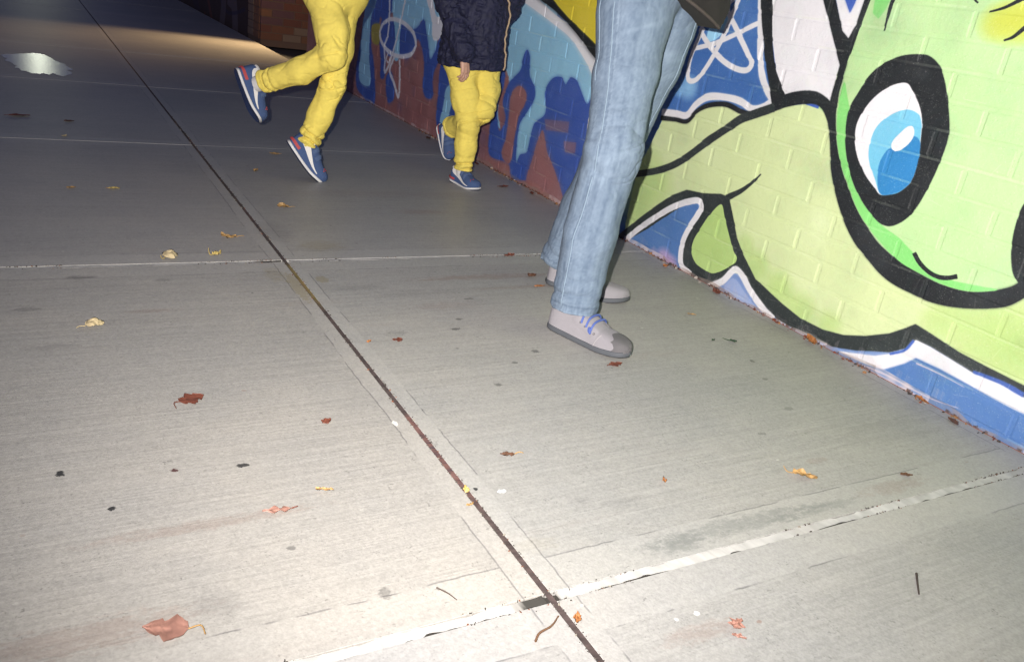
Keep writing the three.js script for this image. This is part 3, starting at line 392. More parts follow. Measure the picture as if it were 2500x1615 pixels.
{
  const all = [], T = 2.58, Z1 = 1.7;
  for (let n = -1; Y_FIRST + n * COURSE < T; n++) {
    const y0 = Math.max(0, Y_FIRST + n * COURSE) + 0.0045, y1 = Math.min(T, Y_FIRST + (n + 1) * COURSE) - 0.0045; if (y1 - y0 < 0.006) continue;
    for (let z = jointsOf(n + 2) - 21 * PITCH; z < Z1; z += PITCH) {
      const za = Math.max(WALL_END, z) + 0.0045, zb = Math.min(Z1, z + PITCH) - 0.0045 + rr(-0.001, 0.001); if (zb - za < 0.02) continue;
      const yc = (y0 + y1) / 2, zc = (za + zb) / 2, which = yc < Y_TOP - 0.06 && zc < 0 ? (zc > -2.4 ? 0 : zc > -4.8 ? 1 : 2) : 3;
      const p = new THREE.Vector3(WX, yc, zc).project(camera), seen = Math.abs(p.x) < 1.03 && Math.abs(p.y) < 1.05 && p.z < 1, d = EYE.distanceTo(new THREE.Vector3(WX, yc, zc));
      all.push({ g: brickGeo(za, zb, y0, y1, which, rr(-0.0008, 0.0004)), which, score: seen ? 10 - d : -d });
    }
  }
  all.sort((a, b) => b.score - a.score);
  all.slice(0, 300).forEach((b) => part('brick', b.g, b.which < 3 ? muralMats[b.which] : muralUp, wall));
  for (let w = 0; w < 4; w++) { const l = all.slice(300).filter((b) => b.which === w).map((b) => b.g); if (l.length) { const m = part('brickwork', mergeGeometries(l), w < 3 ? muralMats[w] : muralUp, wall); m.userData.kind = 'stuff'; } }
  const mortar = (which, z0, z1, y0, y1) => { const P = [], U = [], U1 = []; for (const [z, y] of [[z0, y0], [z1, y0], [z1, y1], [z0, y1]]) { P.push(WX + 0.0019, y, z); U.push(...wallUV(which, z, y)); U1.push(z, y); } return geom(P, [0, 1, 2, 0, 2, 3], { uv: U, uv1: U1 }); };
  part('mortar', mortar(0, -2.4, 0, 0, 1.1), muralMats[0], wall); part('mortar', mortar(1, -4.8, -2.4, 0, 1.1), muralMats[1], wall); part('mortar', mortar(2, WALL_END, -4.8, 0, 1.1), muralMats[2], wall);
  part('mortar', mergeGeometries([mortar(3, WALL_END, 1.7, 1.1, 2.58), mortar(3, 0, 1.7, 0, 1.1)]), muralUp, wall);
  part('wall_core', blockGeo(WX + 0.005, -0.06, WALL_END, WX + 0.33, 2.58, 1.7), std({ color: lin(0.22, 0.1, 0.08), roughness: 0.9 }), wall);
  part('coping', blockGeo(WX - 0.04, 2.582, WALL_END - 0.03, WX + 0.37, 2.66, 1.72), std({ color: lin(0.3, 0.3, 0.29), roughness: 0.85 }), wall);
}
{ // damp leaf crumbs and grit swept against the foot of the wall
  const base = new THREE.IcosahedronGeometry(1, 0), N = 260, im = new THREE.InstancedMesh(base, std({ roughness: 0.9 }), N), m = new THREE.Matrix4(), q = new THREE.Quaternion(), e = new THREE.Euler();
  for (let i = 0; i < N; i++) {
    const z = rr(-4.6, -0.5), cl = n2(z * 5, 33); if (cl < -0.2 && rnd() < 0.8) { i--; continue; }
    const s = rr(0.0015, 0.005); e.set(rr(0, 6), rr(0, 6), rr(0, 6)); m.compose(new THREE.Vector3(WX - 0.002 - Math.abs(rr(0, 1) * rr(0, 1)) * 0.03, s * 0.35, z), q.setFromEuler(e), new THREE.Vector3(s * rr(0.8, 1.8), s * 0.5, s * rr(0.8, 2.2))); im.setMatrixAt(i, m);
    const k = rnd(); im.setColorAt(i, k < 0.35 ? lin(0.16, 0.045, 0.025) : k < 0.6 ? lin(0.25, 0.12, 0.05) : k < 0.85 ? lin(0.05, 0.04, 0.035) : lin(0.35, 0.3, 0.27));
  }
  im.name = 'leaf_debris'; im.userData = { kind: 'stuff', label: 'brown crumbled leaves and grit along the foot of the painted wall', category: 'debris' }; im.castShadow = im.receiveShadow = true; scene.add(im);
}
// ================================================================ beyond the wall's end: a side passage, its pillar, a dark door added for its black inside, and its lamp
{
  const pil = thing('brick_pillar', 'worn orange brick pillar at the dark side passage beyond the running child', 'pillar'), X0 = 2.146, X1 = 2.68, Zf = -9.0, Zb = -9.56;
  part('pillar_core', blockGeo(X0 + 0.008, -0.06, Zb + 0.008, X1 - 0.008, 2.6, Zf - 0.008), std({ color: lin(0.22, 0.13, 0.09), roughness: 0.95 }), pil);
  const mats = [[0.27, 0.11, 0.06], [0.30, 0.135, 0.07], [0.23, 0.085, 0.055], [0.33, 0.21, 0.14], [0.19, 0.09, 0.09]].map((c) => std({ color: lin(...c), roughness: 0.85, bumpMap: poreBump, bumpScale: 0.002 }));
  const bg = {}, box = (w, h, d) => { const k = [w, h, d].join(); return bg[k] ??= (() => { const g = new THREE.BoxGeometry(w, h, d); g.setAttribute('uv1', g.attributes.uv.clone()); return g; })(); };
  for (let n = 0; n < 34; n++) {
    const y = n * 0.0755 + 0.038, odd = n % 2;
    for (let k = 0; k < 3; k++) { const cuts = odd ? [0, 0.113, 0.3405, 0.534] : [0, 0.2275, 0.42, 0.534], w = cuts[k + 1] - cuts[k] - 0.01; const b = part('brick', box(w, 0.0655, 0.05), mats[(n * 7 + k * 3 + (n >> 2)) % 5], pil); b.position.set(X0 + (cuts[k] + cuts[k + 1]) / 2, y, Zf - 0.025 + rr(-0.002, 0.002)); }
    for (let k = 0; k < 2; k++) { const b = part('brick', box(0.05, 0.0655, odd ? 0.24 : 0.236), mats[(n * 5 + k * 2 + 1) % 5], pil); b.position.set(X0 + 0.025 + rr(-0.002, 0.002), y, Zf - 0.053 - 0.125 - k * 0.252); }
  }
  const far = thing('far_wall', 'dark graffiti-covered wall running on behind the brick pillar', 'wall');
  const cv = document.createElement('canvas'); cv.width = 1024; cv.height = 256; const c = cv.getContext('2d'); c.fillStyle = '#4c3532'; c.fillRect(0, 0, 1024, 256);
  for (let i = 0; i < 130; i++) { c.strokeStyle = ['#26335f', '#6a2a33', '#7b6a6e', '#3a2f50', '#8a4a3c', '#20242f'][i % 6]; c.globalAlpha = rr(0.3, 0.9); c.lineWidth = rr(3, 22); c.beginPath(); let x = rnd() * 1024, y = rnd() * 256; c.moveTo(x, y); c.bezierCurveTo(x + rr(-60, 60), y + rr(-80, 80), x + rr(-80, 80), y + rr(-90, 90), x + rr(-120, 120), y + rr(-110, 110)); c.stroke(); }
  const ft = new THREE.CanvasTexture(cv); ft.colorSpace = THREE.SRGBColorSpace;
  part('wall_face', blockGeo(2.16, -0.06, -24, 2.5, 2.6, -9.562), std({ map: ft, roughness: 0.85 }), far);
  part('coping', blockGeo(2.13, 2.602, -24, 2.53, 2.68, -9.5), std({ color: lin(0.3, 0.3, 0.29), roughness: 0.85 }), far);
  const door = thing('added_dark_door', 'added near-black door standing for the dark inside of the side passage', 'door');
  part('door_leaf', blockGeo(2.72, 0.01, -9.12, 3.62, 2.1, -9.07), std({ color: lin(0.012, 0.012, 0.014), roughness: 0.7 }), door);  // added panel; near-black colour stands for the darkness inside the passage
  part('door_frame', mergeGeometries([blockGeo(2.682, 0, -9.16, 2.718, 2.16, -9.05), blockGeo(3.622, 0, -9.16, 3.66, 2.16, -9.05), blockGeo(2.718, 2.102, -9.16, 3.622, 2.16, -9.05)]), std({ color: lin(0.02, 0.02, 0.022), roughness: 0.6 }), door);
  const hd = part('handle', tube([[3.5, 1.0, -9.07], [3.5, 1.0, -9.02], [3.42, 1.0, -9.02]], 0.009), std({ color: lin(0.4, 0.4, 0.4), metalness: 1, roughness: 0.4 }), door);
  const pw = thing('passage_wall', 'plain brick return wall of the lit side passage', 'wall'); part('wall_face', blockGeo(3.66, -0.06, -9.3, 3.95, 2.6, -5.9), std({ color: lin(0.16, 0.09, 0.07), roughness: 0.9 }), pw);
  // amber bollard lamp in the passage
  const L = [2.75, 0.78, -8.71], lamp = thing('bollard_lamp', 'low amber bollard lamp standing in the side passage by the pillar', 'lamp');
  const post = new THREE.CylinderGeometry(0.06, 0.065, 0.68, 20); post.translate(L[0], 0.34, L[2]); part('post', post, std({ color: lin(0.05, 0.05, 0.05), roughness: 0.5 }), lamp);
  const cap = new THREE.CylinderGeometry(0.05, 0.085, 0.05, 20); cap.translate(L[0], L[1] + 0.115, L[2]); part('cap', cap, std({ color: lin(0.05, 0.05, 0.05), roughness: 0.5 }), lamp);
  const hood = new THREE.CylinderGeometry(0.07, 0.07, 0.19, 20, 1, true, -0.6, 3.9); hood.translate(...L); part('hood', hood, std({ color: lin(0.05, 0.05, 0.05), roughness: 0.5, side: THREE.DoubleSide }), lamp);
  const gl = new THREE.CylinderGeometry(0.055, 0.055, 0.18, 20); gl.translate(...L); part('lamp_glass', gl, std({ color: lin(0.8, 0.6, 0.35), emissive: lin(1, 0.62, 0.25), emissiveIntensity: 4, roughness: 0.4 }), lamp);
  const pl = new THREE.SpotLight(lin(1, 0.68, 0.34), 26, 0, 0.62, 1, 2); pl.name = 'lamp_light'; pl.position.set(...L); pl.target.position.set(1.45, 0, -7.95); lamp.add(pl.target); pl.castShadow = true; pl.shadow.radius = 3; lamp.add(pl);
}
{ // street lamp further along the path: only its mirror image on the wet ground is in the picture
  const sl = thing('street_lamp', 'slim street lamp with a white head far along the path', 'street lamp'), X = 0.53, Z = -28, Y = 3.12;
  part('pole', tube([[X + 0.5, -0.07, Z], [X + 0.5, 1.6, Z], [X + 0.5, 3.1, Z], [X + 0.3, 3.28, Z]], 0.05, 10, 0.03), std({ color: lin(0.06, 0.065, 0.06), roughness: 0.5, metalness: 0.4 }), sl);
  part('lamp_head', blockGeo(X - 0.55, Y + 0.09, Z - 0.14, X + 0.55, Y + 0.18, Z + 0.14), std({ color: lin(0.08, 0.08, 0.08), roughness: 0.5 }), sl);
  const g = new THREE.SphereGeometry(0.16, 18, 12); g.scale(1.5, 0.45, 0.8); g.translate(X, Y, Z); part('lamp_glass', g, std({ color: lin(0.8, 0.85, 0.7), emissive: lin(0.9, 1, 0.62), emissiveIntensity: 2.8, roughness: 0.4 }), sl);
  const pl = new THREE.PointLight(lin(0.95, 1, 0.8), 6); pl.name = 'street_lamp_light'; pl.position.set(X, Y, Z); pl.castShadow = true; pl.shadow.radius = 5; sl.add(pl);
}
// ================================================================ people
const skinTone = (x, y, z) => { const n = 0.04 * n3(x * 60, y * 60, z * 60); return [0.52 + n, 0.30 + n * 0.8, 0.22 + n * 0.7]; };
// distance along a chain of joints and to its axis, used for folds and seams
function chain(J) {
  const S = [0]; for (let i = 1; i < J.length; i++) S.push(S[i - 1] + V.len(V.sub(J[i], J[i - 1])));
  return { S, total: S[S.length - 1], at(x, y, z) { let best = 1e9, s = 0, q = null; for (let i = 1; i < J.length; i++) { const a = J[i - 1], d = V.sub(J[i], a), l2 = V.dot(d, d), t = clamp(V.dot(V.sub([x, y, z], a), d) / l2, 0, 1), p = V.add(a, d, t), e = Math.hypot(x - p[0], y - p[1], z - p[2]); if (e < best) { best = e; s = S[i - 1] + t * Math.sqrt(l2); q = p; } } return [best, s, q]; } };
}
// a trouser leg: joints hip, knee, ankle(hem) with radii, folds that gather behind the knee and above the hem
const ridge = (a) => 1.7 * Math.pow(Math.abs(Math.sin(a * 0.5)), 0.7) - 1.1;
function trouserLeg(J, Rr, o) {
  const prims = []; for (let i = 1; i < J.length; i++) prims.push(cone(J[i - 1], J[i], Rr[i - 1], Rr[i]));
  const base = blend(prims, o.k ?? 0.05), ch = chain(J), end = J[J.length - 1], hemDir = V.norm(V.sub(end, J[J.length - 2])), kneeS = ch.S[o.kneeIndex ?? 1];
  return (x, y, z) => {
    let d = base(x, y, z); if (d > 0.05) return Math.max(d - 0.012, 0.02);
    const [, s, p] = ch.at(x, y, z), toEnd = ch.total - s, ax = x - p[0], az = z - p[2], ay = y - p[1], an = Math.atan2(az, ax);
    const low = (1 - sst(0.02, o.stack ?? 0.16, toEnd)), kn = 1 - sst(0.03, o.kneeSpan ?? 0.10, Math.abs(s - kneeS));
    const w1 = n3(x * 14 + (o.seed ?? 0), y * 14, z * 14), w2 = n3(x * 30, y * 30 + 4, z * 30 + (o.seed ?? 0));
    let f = low * (o.stackAmp ?? 0.007) * ridge(toEnd * (o.stackFreq ?? 190) + 1.3 * Math.sin(an + (o.seed ?? 0)) + 2.6 * w1);
    f += kn * (o.kneeAmp ?? 0.004) * ridge(s * 120 + 2.2 * Math.cos(an * 1 + (o.seed ?? 0)) + 3 * w1);
    const cr = n3(x * 9 + y * 7 + (o.seed ?? 0) * 3, y * 21 - x * 5, z * 9), c2 = n3(x * 17 - y * 9, y * 33 + z * 8, z * 17 + (o.seed ?? 0)), act = 0.35 + 0.65 * Math.max(low, kn, 1 - sst(0.02, 0.16, s)); f -= (o.crease ?? 0.0024) * act * (Math.exp(-cr * cr * 110) + 0.6 * Math.exp(-c2 * c2 * 90));
    f += (o.soft ?? 0.004) * w1 + (o.fine ?? 0.0014) * w2 + 0.0012 * Math.sin(an * 5 + s * 9 + 3 * w1);
    if (toEnd < 0.016) f += 0.0016 * (1 - sst(0.012, 0.016, toEnd));
    d -= f;
    return Math.max(d, V.dot(V.sub([x, y, z], end), hemDir)) ;
  };
}
// ---- shoes: lofted upper on a sole; local frame x forward, y up, z to the side; heel at x = 0, sole bottom at y = 0
const curve = (pts) => (t) => { for (let i = 1; i < pts.length; i++) if (t <= pts[i][0]) { const a = pts[i - 1], b = pts[i], q = pts[Math.max(0, i - 2)], r = pts[Math.min(pts.length - 1, i + 1)], u = (t - a[0]) / (b[0] - a[0]), m0 = (b[1] - q[1]) / (b[0] - q[0] || 1) * (b[0] - a[0]), m1 = (r[1] - a[1]) / (r[0] - a[0] || 1) * (b[0] - a[0]), u2 = u * u, u3 = u2 * u; return (2 * u3 - 3 * u2 + 1) * a[1] + (u3 - 2 * u2 + u) * m0 + (-2 * u3 + 3 * u2) * b[1] + (u3 - u2) * m1; } return pts[pts.length - 1][1]; };
function shoeForm(o) {
  const w = curve(o.w), h = curve(o.h), bend = curve(o.bend ?? [[0, 0], [0.5, 0], [1, 0]]), spring = curve(o.spring ?? [[0, 0], [0.7, 0], [1, 0.012]]);
  const at = (t, a, off = 0) => { // a: 0 (side +z) .. pi (side -z) over the top
    const e = (v, p) => Math.sign(v) * Math.pow(Math.abs(v), p), W = Math.max(0.0005, w(t)) + off, Hh = Math.max(0.001, h(t)) + off;
    const x = t * o.len + (t > 0.97 ? off : t < 0.03 ? -off : 0);
    return [x, o.sole + spring(t) + Hh * e(Math.sin(a), 0.78), bend(t) + W * e(Math.cos(a), 0.62)];
  };
  return { at, w, h, bend, spring, o };
}
function loftPatch(F, path, nu, nv, off, wave) { // path(u, v) -> [t, a]
  const P = [], I = [], U = [];
  for (let i = 0; i <= nu; i++) for (let j = 0; j <= nv; j++) { const [t, a] = path(i / nu, j / nv), q = F.at(t, a, typeof off === 'function' ? off(i / nu, j / nv) : off); if (wave) wave(q, t, a); P.push(...q); U.push(t, a); if (i && j) { const k = i * (nv + 1) + j; I.push(k, k - 1, k - nv - 2, k, k - nv - 2, k - nv - 1); } }
  return geom(P, I, { uv: U });
}
function shoeSole(F, grow, h0, h1) { // solid rim from y = h0 to h1 (relative to the sole line)
  const N = 40, ring = []; for (let s = 0; s < 2; s++) for (let i = 0; i <= N; i++) { const t = (s ? N - i : i) / N; if (s && (i === 0 || i === N)) continue; ring.push([t, s ? -1 : 1]); }
  const P = [], I = [], n = ring.length;
  const pt = ([t, s], y, g) => { const ww = Math.max(F.w(t), 0.0) + g; return [t * F.o.len + (t > 0.98 ? g : t < 0.02 ? -g : 0), F.spring(t) + y, F.bend(t) + s * (t < 0.001 || t > 0.999 ? F.w(t) : ww)]; };
  const lv = [[h0, grow * 0.5], [h0 + 0.003, grow], [h1 - 0.003, grow], [h1, grow * 0.6]];
  for (const [y, g] of lv) for (const r of ring) P.push(...pt(r, y, g));
  for (let l = 0; l < lv.length - 1; l++) for (let i = 0; i < n; i++) { const a = l * n + i, b = l * n + (i + 1) % n; I.push(a, b + n, b, a, a + n, b + n); }
  for (const l of [0, lv.length - 1]) { const c = P.length / 3; P.push(F.o.len / 2, P[l * n * 3 + 1], 0); for (let i = 0; i < n; i++) { const a = l * n + i, b = l * n + (i + 1) % n; l ? I.push(c, b, a) : I.push(c, a, b); } }
  return geom(P, I);
}
function placeShoe(grp, heel, fwd, up) { // heel: point under the heel at the bottom of the sole
  const x = V.norm(fwd), y0 = V.norm(up), z = V.norm(V.cross(x, y0)), y = V.cross(z, x);
  grp.matrix.makeBasis(new THREE.Vector3(...x), new THREE.Vector3(...y), new THREE.Vector3(...z)).setPosition(...heel); grp.matrix.decompose(grp.position, grp.quaternion, grp.scale);
}
const suede = (() => { const m = dataTex(256, 256, 1, (D) => { for (let i = 0; i < 65536; i++) D[i] = 128 + 60 * n2((i % 256) / 3, (i >> 8) / 3) + 50 * n2((i % 256) / 9, (i >> 8) / 9); }, false, true); m.repeat.set(4, 2); return m; })();
const rubberDark = std({ color: lin(0.075, 0.08, 0.092), roughness: 0.75 }), rubberWhite = std({ color: lin(0.68, 0.66, 0.66), roughness: 0.6 });
function adultShoe(parent, heel, fwd, up, side, worn) { // low grey suede lace-up with scuffed dark toe and blue laces
  const g = new THREE.Group(); g.name = 'shoe'; parent.add(g);
  const F = shoeForm({ len: 0.272, sole: 0.012, w: [[0, 0.004], [0.025, 0.020], [0.1, 0.030], [0.3, 0.032], [0.5, 0.036], [0.7, 0.043], [0.85, 0.039], [0.94, 0.029], [0.985, 0.014], [1, 0.003]], h: [[0, 0.045], [0.05, 0.068], [0.2, 0.082], [0.36, 0.084], [0.5, 0.064], [0.65, 0.046], [0.8, 0.037], [0.92, 0.028], [0.98, 0.018], [1, 0.006]], bend: [[0, 0], [0.4, 0], [0.75, 0.006 * side], [1, -0.004 * side]] });
  const grey = std({ color: lin(0.275, 0.258, 0.28), roughness: 0.95, bumpMap: suede, bumpScale: 0.0012 }), toe = std({ color: lin(0.115, 0.108, 0.115), roughness: 0.85, bumpMap: suede, bumpScale: 0.001 }), lace = std({ color: lin(0.07, 0.11, 0.34), roughness: 0.8 });
  const crease = (q, t) => { q[1] -= 0.0022 * Math.exp(-Math.pow((t - 0.60) * 30, 2)) + 0.0018 * Math.exp(-Math.pow((t - 0.66) * 34, 2)); };
  part('upper', loftPatch(F, (u, v) => [u, v * Math.PI], 60, 28, 0, crease), grey, g);
  part('sole', shoeSole(F, 0.003, 0, 0.015), rubberDark, g);
  if (worn) part('toe_cap', loftPatch(F, (u, v) => [mix(0.815 + 0.03 * Math.sin(v * 9) + 0.018 * Math.sin(v * 23) + (v < 0.2 || v > 0.8 ? 0.03 : 0), 1, u), v * Math.PI], 16, 36, 0.0012), toe, g, 'dark worn toe of the grey shoe');
  for (const [a, b] of [[0.30, 0.66], [2.48, 0.66]]) part('facing', loftPatch(F, (u, v) => [mix(0.34, b, u), mix(0.35, 1.18, v) * (a < 1 ? 1 : -1) + (a < 1 ? 0 : Math.PI)], 14, 8, (u, v) => 0.0024 * Math.min(1, 6 * Math.min(u, 1 - u, v, 1 - v) + 0.2)), grey, g);
  part('tongue', loftPatch(F, (u, v) => [mix(0.33, 0.6, u), mix(1.15, Math.PI - 1.15, v)], 10, 8, 0.0014), grey, g);
  for (let k = 0; k < 3; k++) { const t = 0.455 + k * 0.062, pts = []; for (let i = 0; i <= 10; i++) pts.push(F.at(t + 0.02 * (0.5 - i / 10), mix(0.62, Math.PI - 0.75, i / 10), 0.0058)); part('lace', tube(pts, 0.0032, 6), lace, g); }
  for (let k = 0; k < 4; k++) for (const m of [0, 1]) { const e = new THREE.TorusGeometry(0.0026, 0.0009, 6, 12), a = m ? Math.PI - 0.62 : 0.62, q = F.at(0.45 + k * 0.06, a, 0.0032); e.lookAt(new THREE.Vector3(0, 0.6, m ? -0.8 : 0.8)); e.translate(...q); part('eyelet', e, toe, g); }
  const loop = [F.at(0.56, 0.75, 0.005), F.at(0.585, 0.6, 0.008), F.at(0.60, 0.5, 0.007), F.at(0.57, 0.56, 0.006), F.at(0.56, 0.72, 0.005)]; part('lace', tube(loop, 0.0032, 6), lace, g);
  for (const m of [0, 1]) part('seam', tube(Array.from({ length: 9 }, (_, i) => { const a = mix(0.9, 0.02, i / 8); return F.at(0.655 + 0.05 * (1 - i / 8), m ? Math.PI - a : a, 0.001); }), 0.0011, 5), std({ color: lin(0.34, 0.32, 0.33), roughness: 0.9 }), g);
  placeShoe(g, heel, fwd, up); return g;
}
function kidShoe(parent, heel, fwd, up, len, side) { // blue trainer, white sole and swoosh-like side stripe, red heel, two straps
  const g = new THREE.Group(); g.name = 'shoe'; parent.add(g); const s = len / 0.2;
  const F = shoeForm({ len, sole: 0.009 * s, w: [[0, 0.004], [0.03, 0.02], [0.1, 0.028], [0.3, 0.029], [0.5, 0.033], [0.72, 0.038], [0.86, 0.035], [0.95, 0.025], [0.985, 0.013], [1, 0.003]].map(([t, v]) => [t, v * s]), h: [[0, 0.052], [0.05, 0.07], [0.18, 0.074], [0.36, 0.076], [0.5, 0.068], [0.65, 0.055], [0.8, 0.044], [0.92, 0.033], [0.98, 0.02], [1, 0.006]].map(([t, v]) => [t, v * s]), spring: [[0, 0.003], [0.2, 0], [0.7, 0], [1, 0.013 * s]], bend: [[0, 0], [0.4, 0], [0.75, 0.004 * side], [1, -0.003 * side]] });
  const blue = std({ color: lin(0.058, 0.098, 0.225), roughness: 0.9, bumpMap: suede, bumpScale: 0.0012 }), strap = std({ color: lin(0.078, 0.122, 0.25), roughness: 0.85, bumpMap: suede, bumpScale: 0.001 }), white = std({ color: lin(0.76, 0.73, 0.71), roughness: 0.7 }), red = std({ color: lin(0.45, 0.06, 0.06), roughness: 0.7 });
  part('upper', loftPatch(F, (u, v) => [u, v * Math.PI], 44, 24, 0), blue, g);
  const so = part('sole', shoeSole(F, 0.003, 0, 0.0105 * s), rubberWhite, g);
  part('outsole', shoeSole(F, 0.002, -0.004, 0.0005), std({ color: lin(0.03, 0.055, 0.16), roughness: 0.8 }), so, 'dark blue tread under the white sole');
  part('heel_band', loftPatch(F, (u, v) => [mix(0.0, 0.26, u), mix(0.06, 0.17, v)], 12, 3, 0.0045), red, so); part('heel_band', loftPatch(F, (u, v) => [mix(0.0, 0.26, u), Math.PI - mix(0.06, 0.17, v)], 12, 3, 0.0045), red, so);
  for (const m of [0, 1]) part('side_stripe', loftPatch(F, (u, v) => { const t = mix(0.10, 0.80, u), a0 = mix(1.15, 0.16, Math.pow(u, 0.55)), wd = mix(0.72, 0.06, Math.pow(u, 0.8)); const a = a0 - wd * (v - 0.15) * 0.8; return [t, m ? Math.PI - Math.max(a, 0.06) : Math.max(a, 0.06)]; }, 26, 5, 0.0016), white, g, 'white curved stripe on the side of the blue trainer');
  for (let k = 0; k < 2; k++) part('strap', loftPatch(F, (u, v) => [0.40 + k * 0.13 + 0.09 * u, mix(0.55, Math.PI - 0.55, v)], 6, 16, (u, v) => 0.0045 * s * Math.min(1, 5 * Math.min(u, 1 - u) + 0.3)), strap, g);
  part('collar', loftPatch(F, (u, v) => [mix(0.04, 0.34, u), mix(0.9, Math.PI - 0.9, v)], 8, 10, 0.002), white, g);
  for (let k = 0; k < 3; k++) { const q = F.at(0.80 + 0.03 * Math.abs(k - 1), 0.9 + k * 0.28, 0.0008), dt = new THREE.SphereGeometry(0.0026 * s, 8, 6); dt.translate(...q); part('toe_dot', dt, red, g); }
  placeShoe(g, heel, fwd, up); return g;
}
// ---- hands: palm and five jointed fingers; d = direction of the fingers, n = back of the hand, s = thumb side
function handGeo(wrist, d, n, s, L, curl, cell) {
  d = V.norm(d); s = V.norm(V.sub(s, [d[0] * V.dot(s, d), d[1] * V.dot(s, d), d[2] * V.dot(s, d)])); n = V.cross(s, d); if (curl < 0) { n = [-n[0], -n[1], -n[2]]; curl = -curl; }
  const at = (a, b, c) => [wrist[0] + L * (d[0] * a + s[0] * b + n[0] * c), wrist[1] + L * (d[1] * a + s[1] * b + n[1] * c), wrist[2] + L * (d[2] * a + s[2] * b + n[2] * c)];
  const palm = blend([cone(at(-0.12, 0, 0), at(0.05, 0, 0), 0.13 * L, 0.13 * L), cone(at(0.12, 0.12, 0), at(0.42, 0.15, 0.02), 0.10 * L, 0.085 * L), cone(at(0.12, 0, 0), at(0.44, 0.02, 0.03), 0.11 * L, 0.085 * L), cone(at(0.12, -0.11, 0), at(0.41, -0.13, 0.01), 0.10 * L, 0.08 * L)], 0.06 * L);
  const fs = []; [[0.17, 0.40, 0.46], [0.06, 0.43, 0.52], [-0.05, 0.42, 0.48], [-0.15, 0.39, 0.38]].forEach(([b, a, len], k) => {
    let p = [a, b, 0.02], ang = curl * 0.5; const r = [0.066, 0.068, 0.064, 0.056][k] * L, seg = [0.45, 0.32, 0.23]; const ps = [];
    for (let q = 0; q < 3; q++) { const nx = [p[0] + Math.cos(ang) * len * seg[q], b * (1 + 0.06 * q), p[2] - Math.sin(ang) * len * seg[q]]; ps.push(cone(at(...p), at(...nx), r * (1 - 0.1 * q), r * (1 - 0.1 * (q + 1)))); p = nx; ang += curl * (0.9 + 0.1 * k); }
    fs.push(blend(ps, 0.02 * L));
  });
  const th = blend([cone(at(0.10, 0.14, -0.02), at(0.27, 0.29, -0.07), 0.085 * L, 0.07 * L), cone(at(0.27, 0.29, -0.07), at(0.43, 0.32, -0.14), 0.068 * L, 0.06 * L), cone(at(0.43, 0.32, -0.14), at(0.54, 0.29, -0.18), 0.058 * L, 0.05 * L)], 0.03 * L);
  const f = (x, y, z) => { let q = palm(x, y, z); for (const g of fs) q = smin(q, g(x, y, z), 0.022 * L); return smin(q, th(x, y, z), 0.04 * L); };
  const lo = [0, 1, 2].map((i) => wrist[i] - 1.1 * L), hi = [0, 1, 2].map((i) => wrist[i] + 1.1 * L); return netMesh(f, lo, hi, cell, skinTone);
}
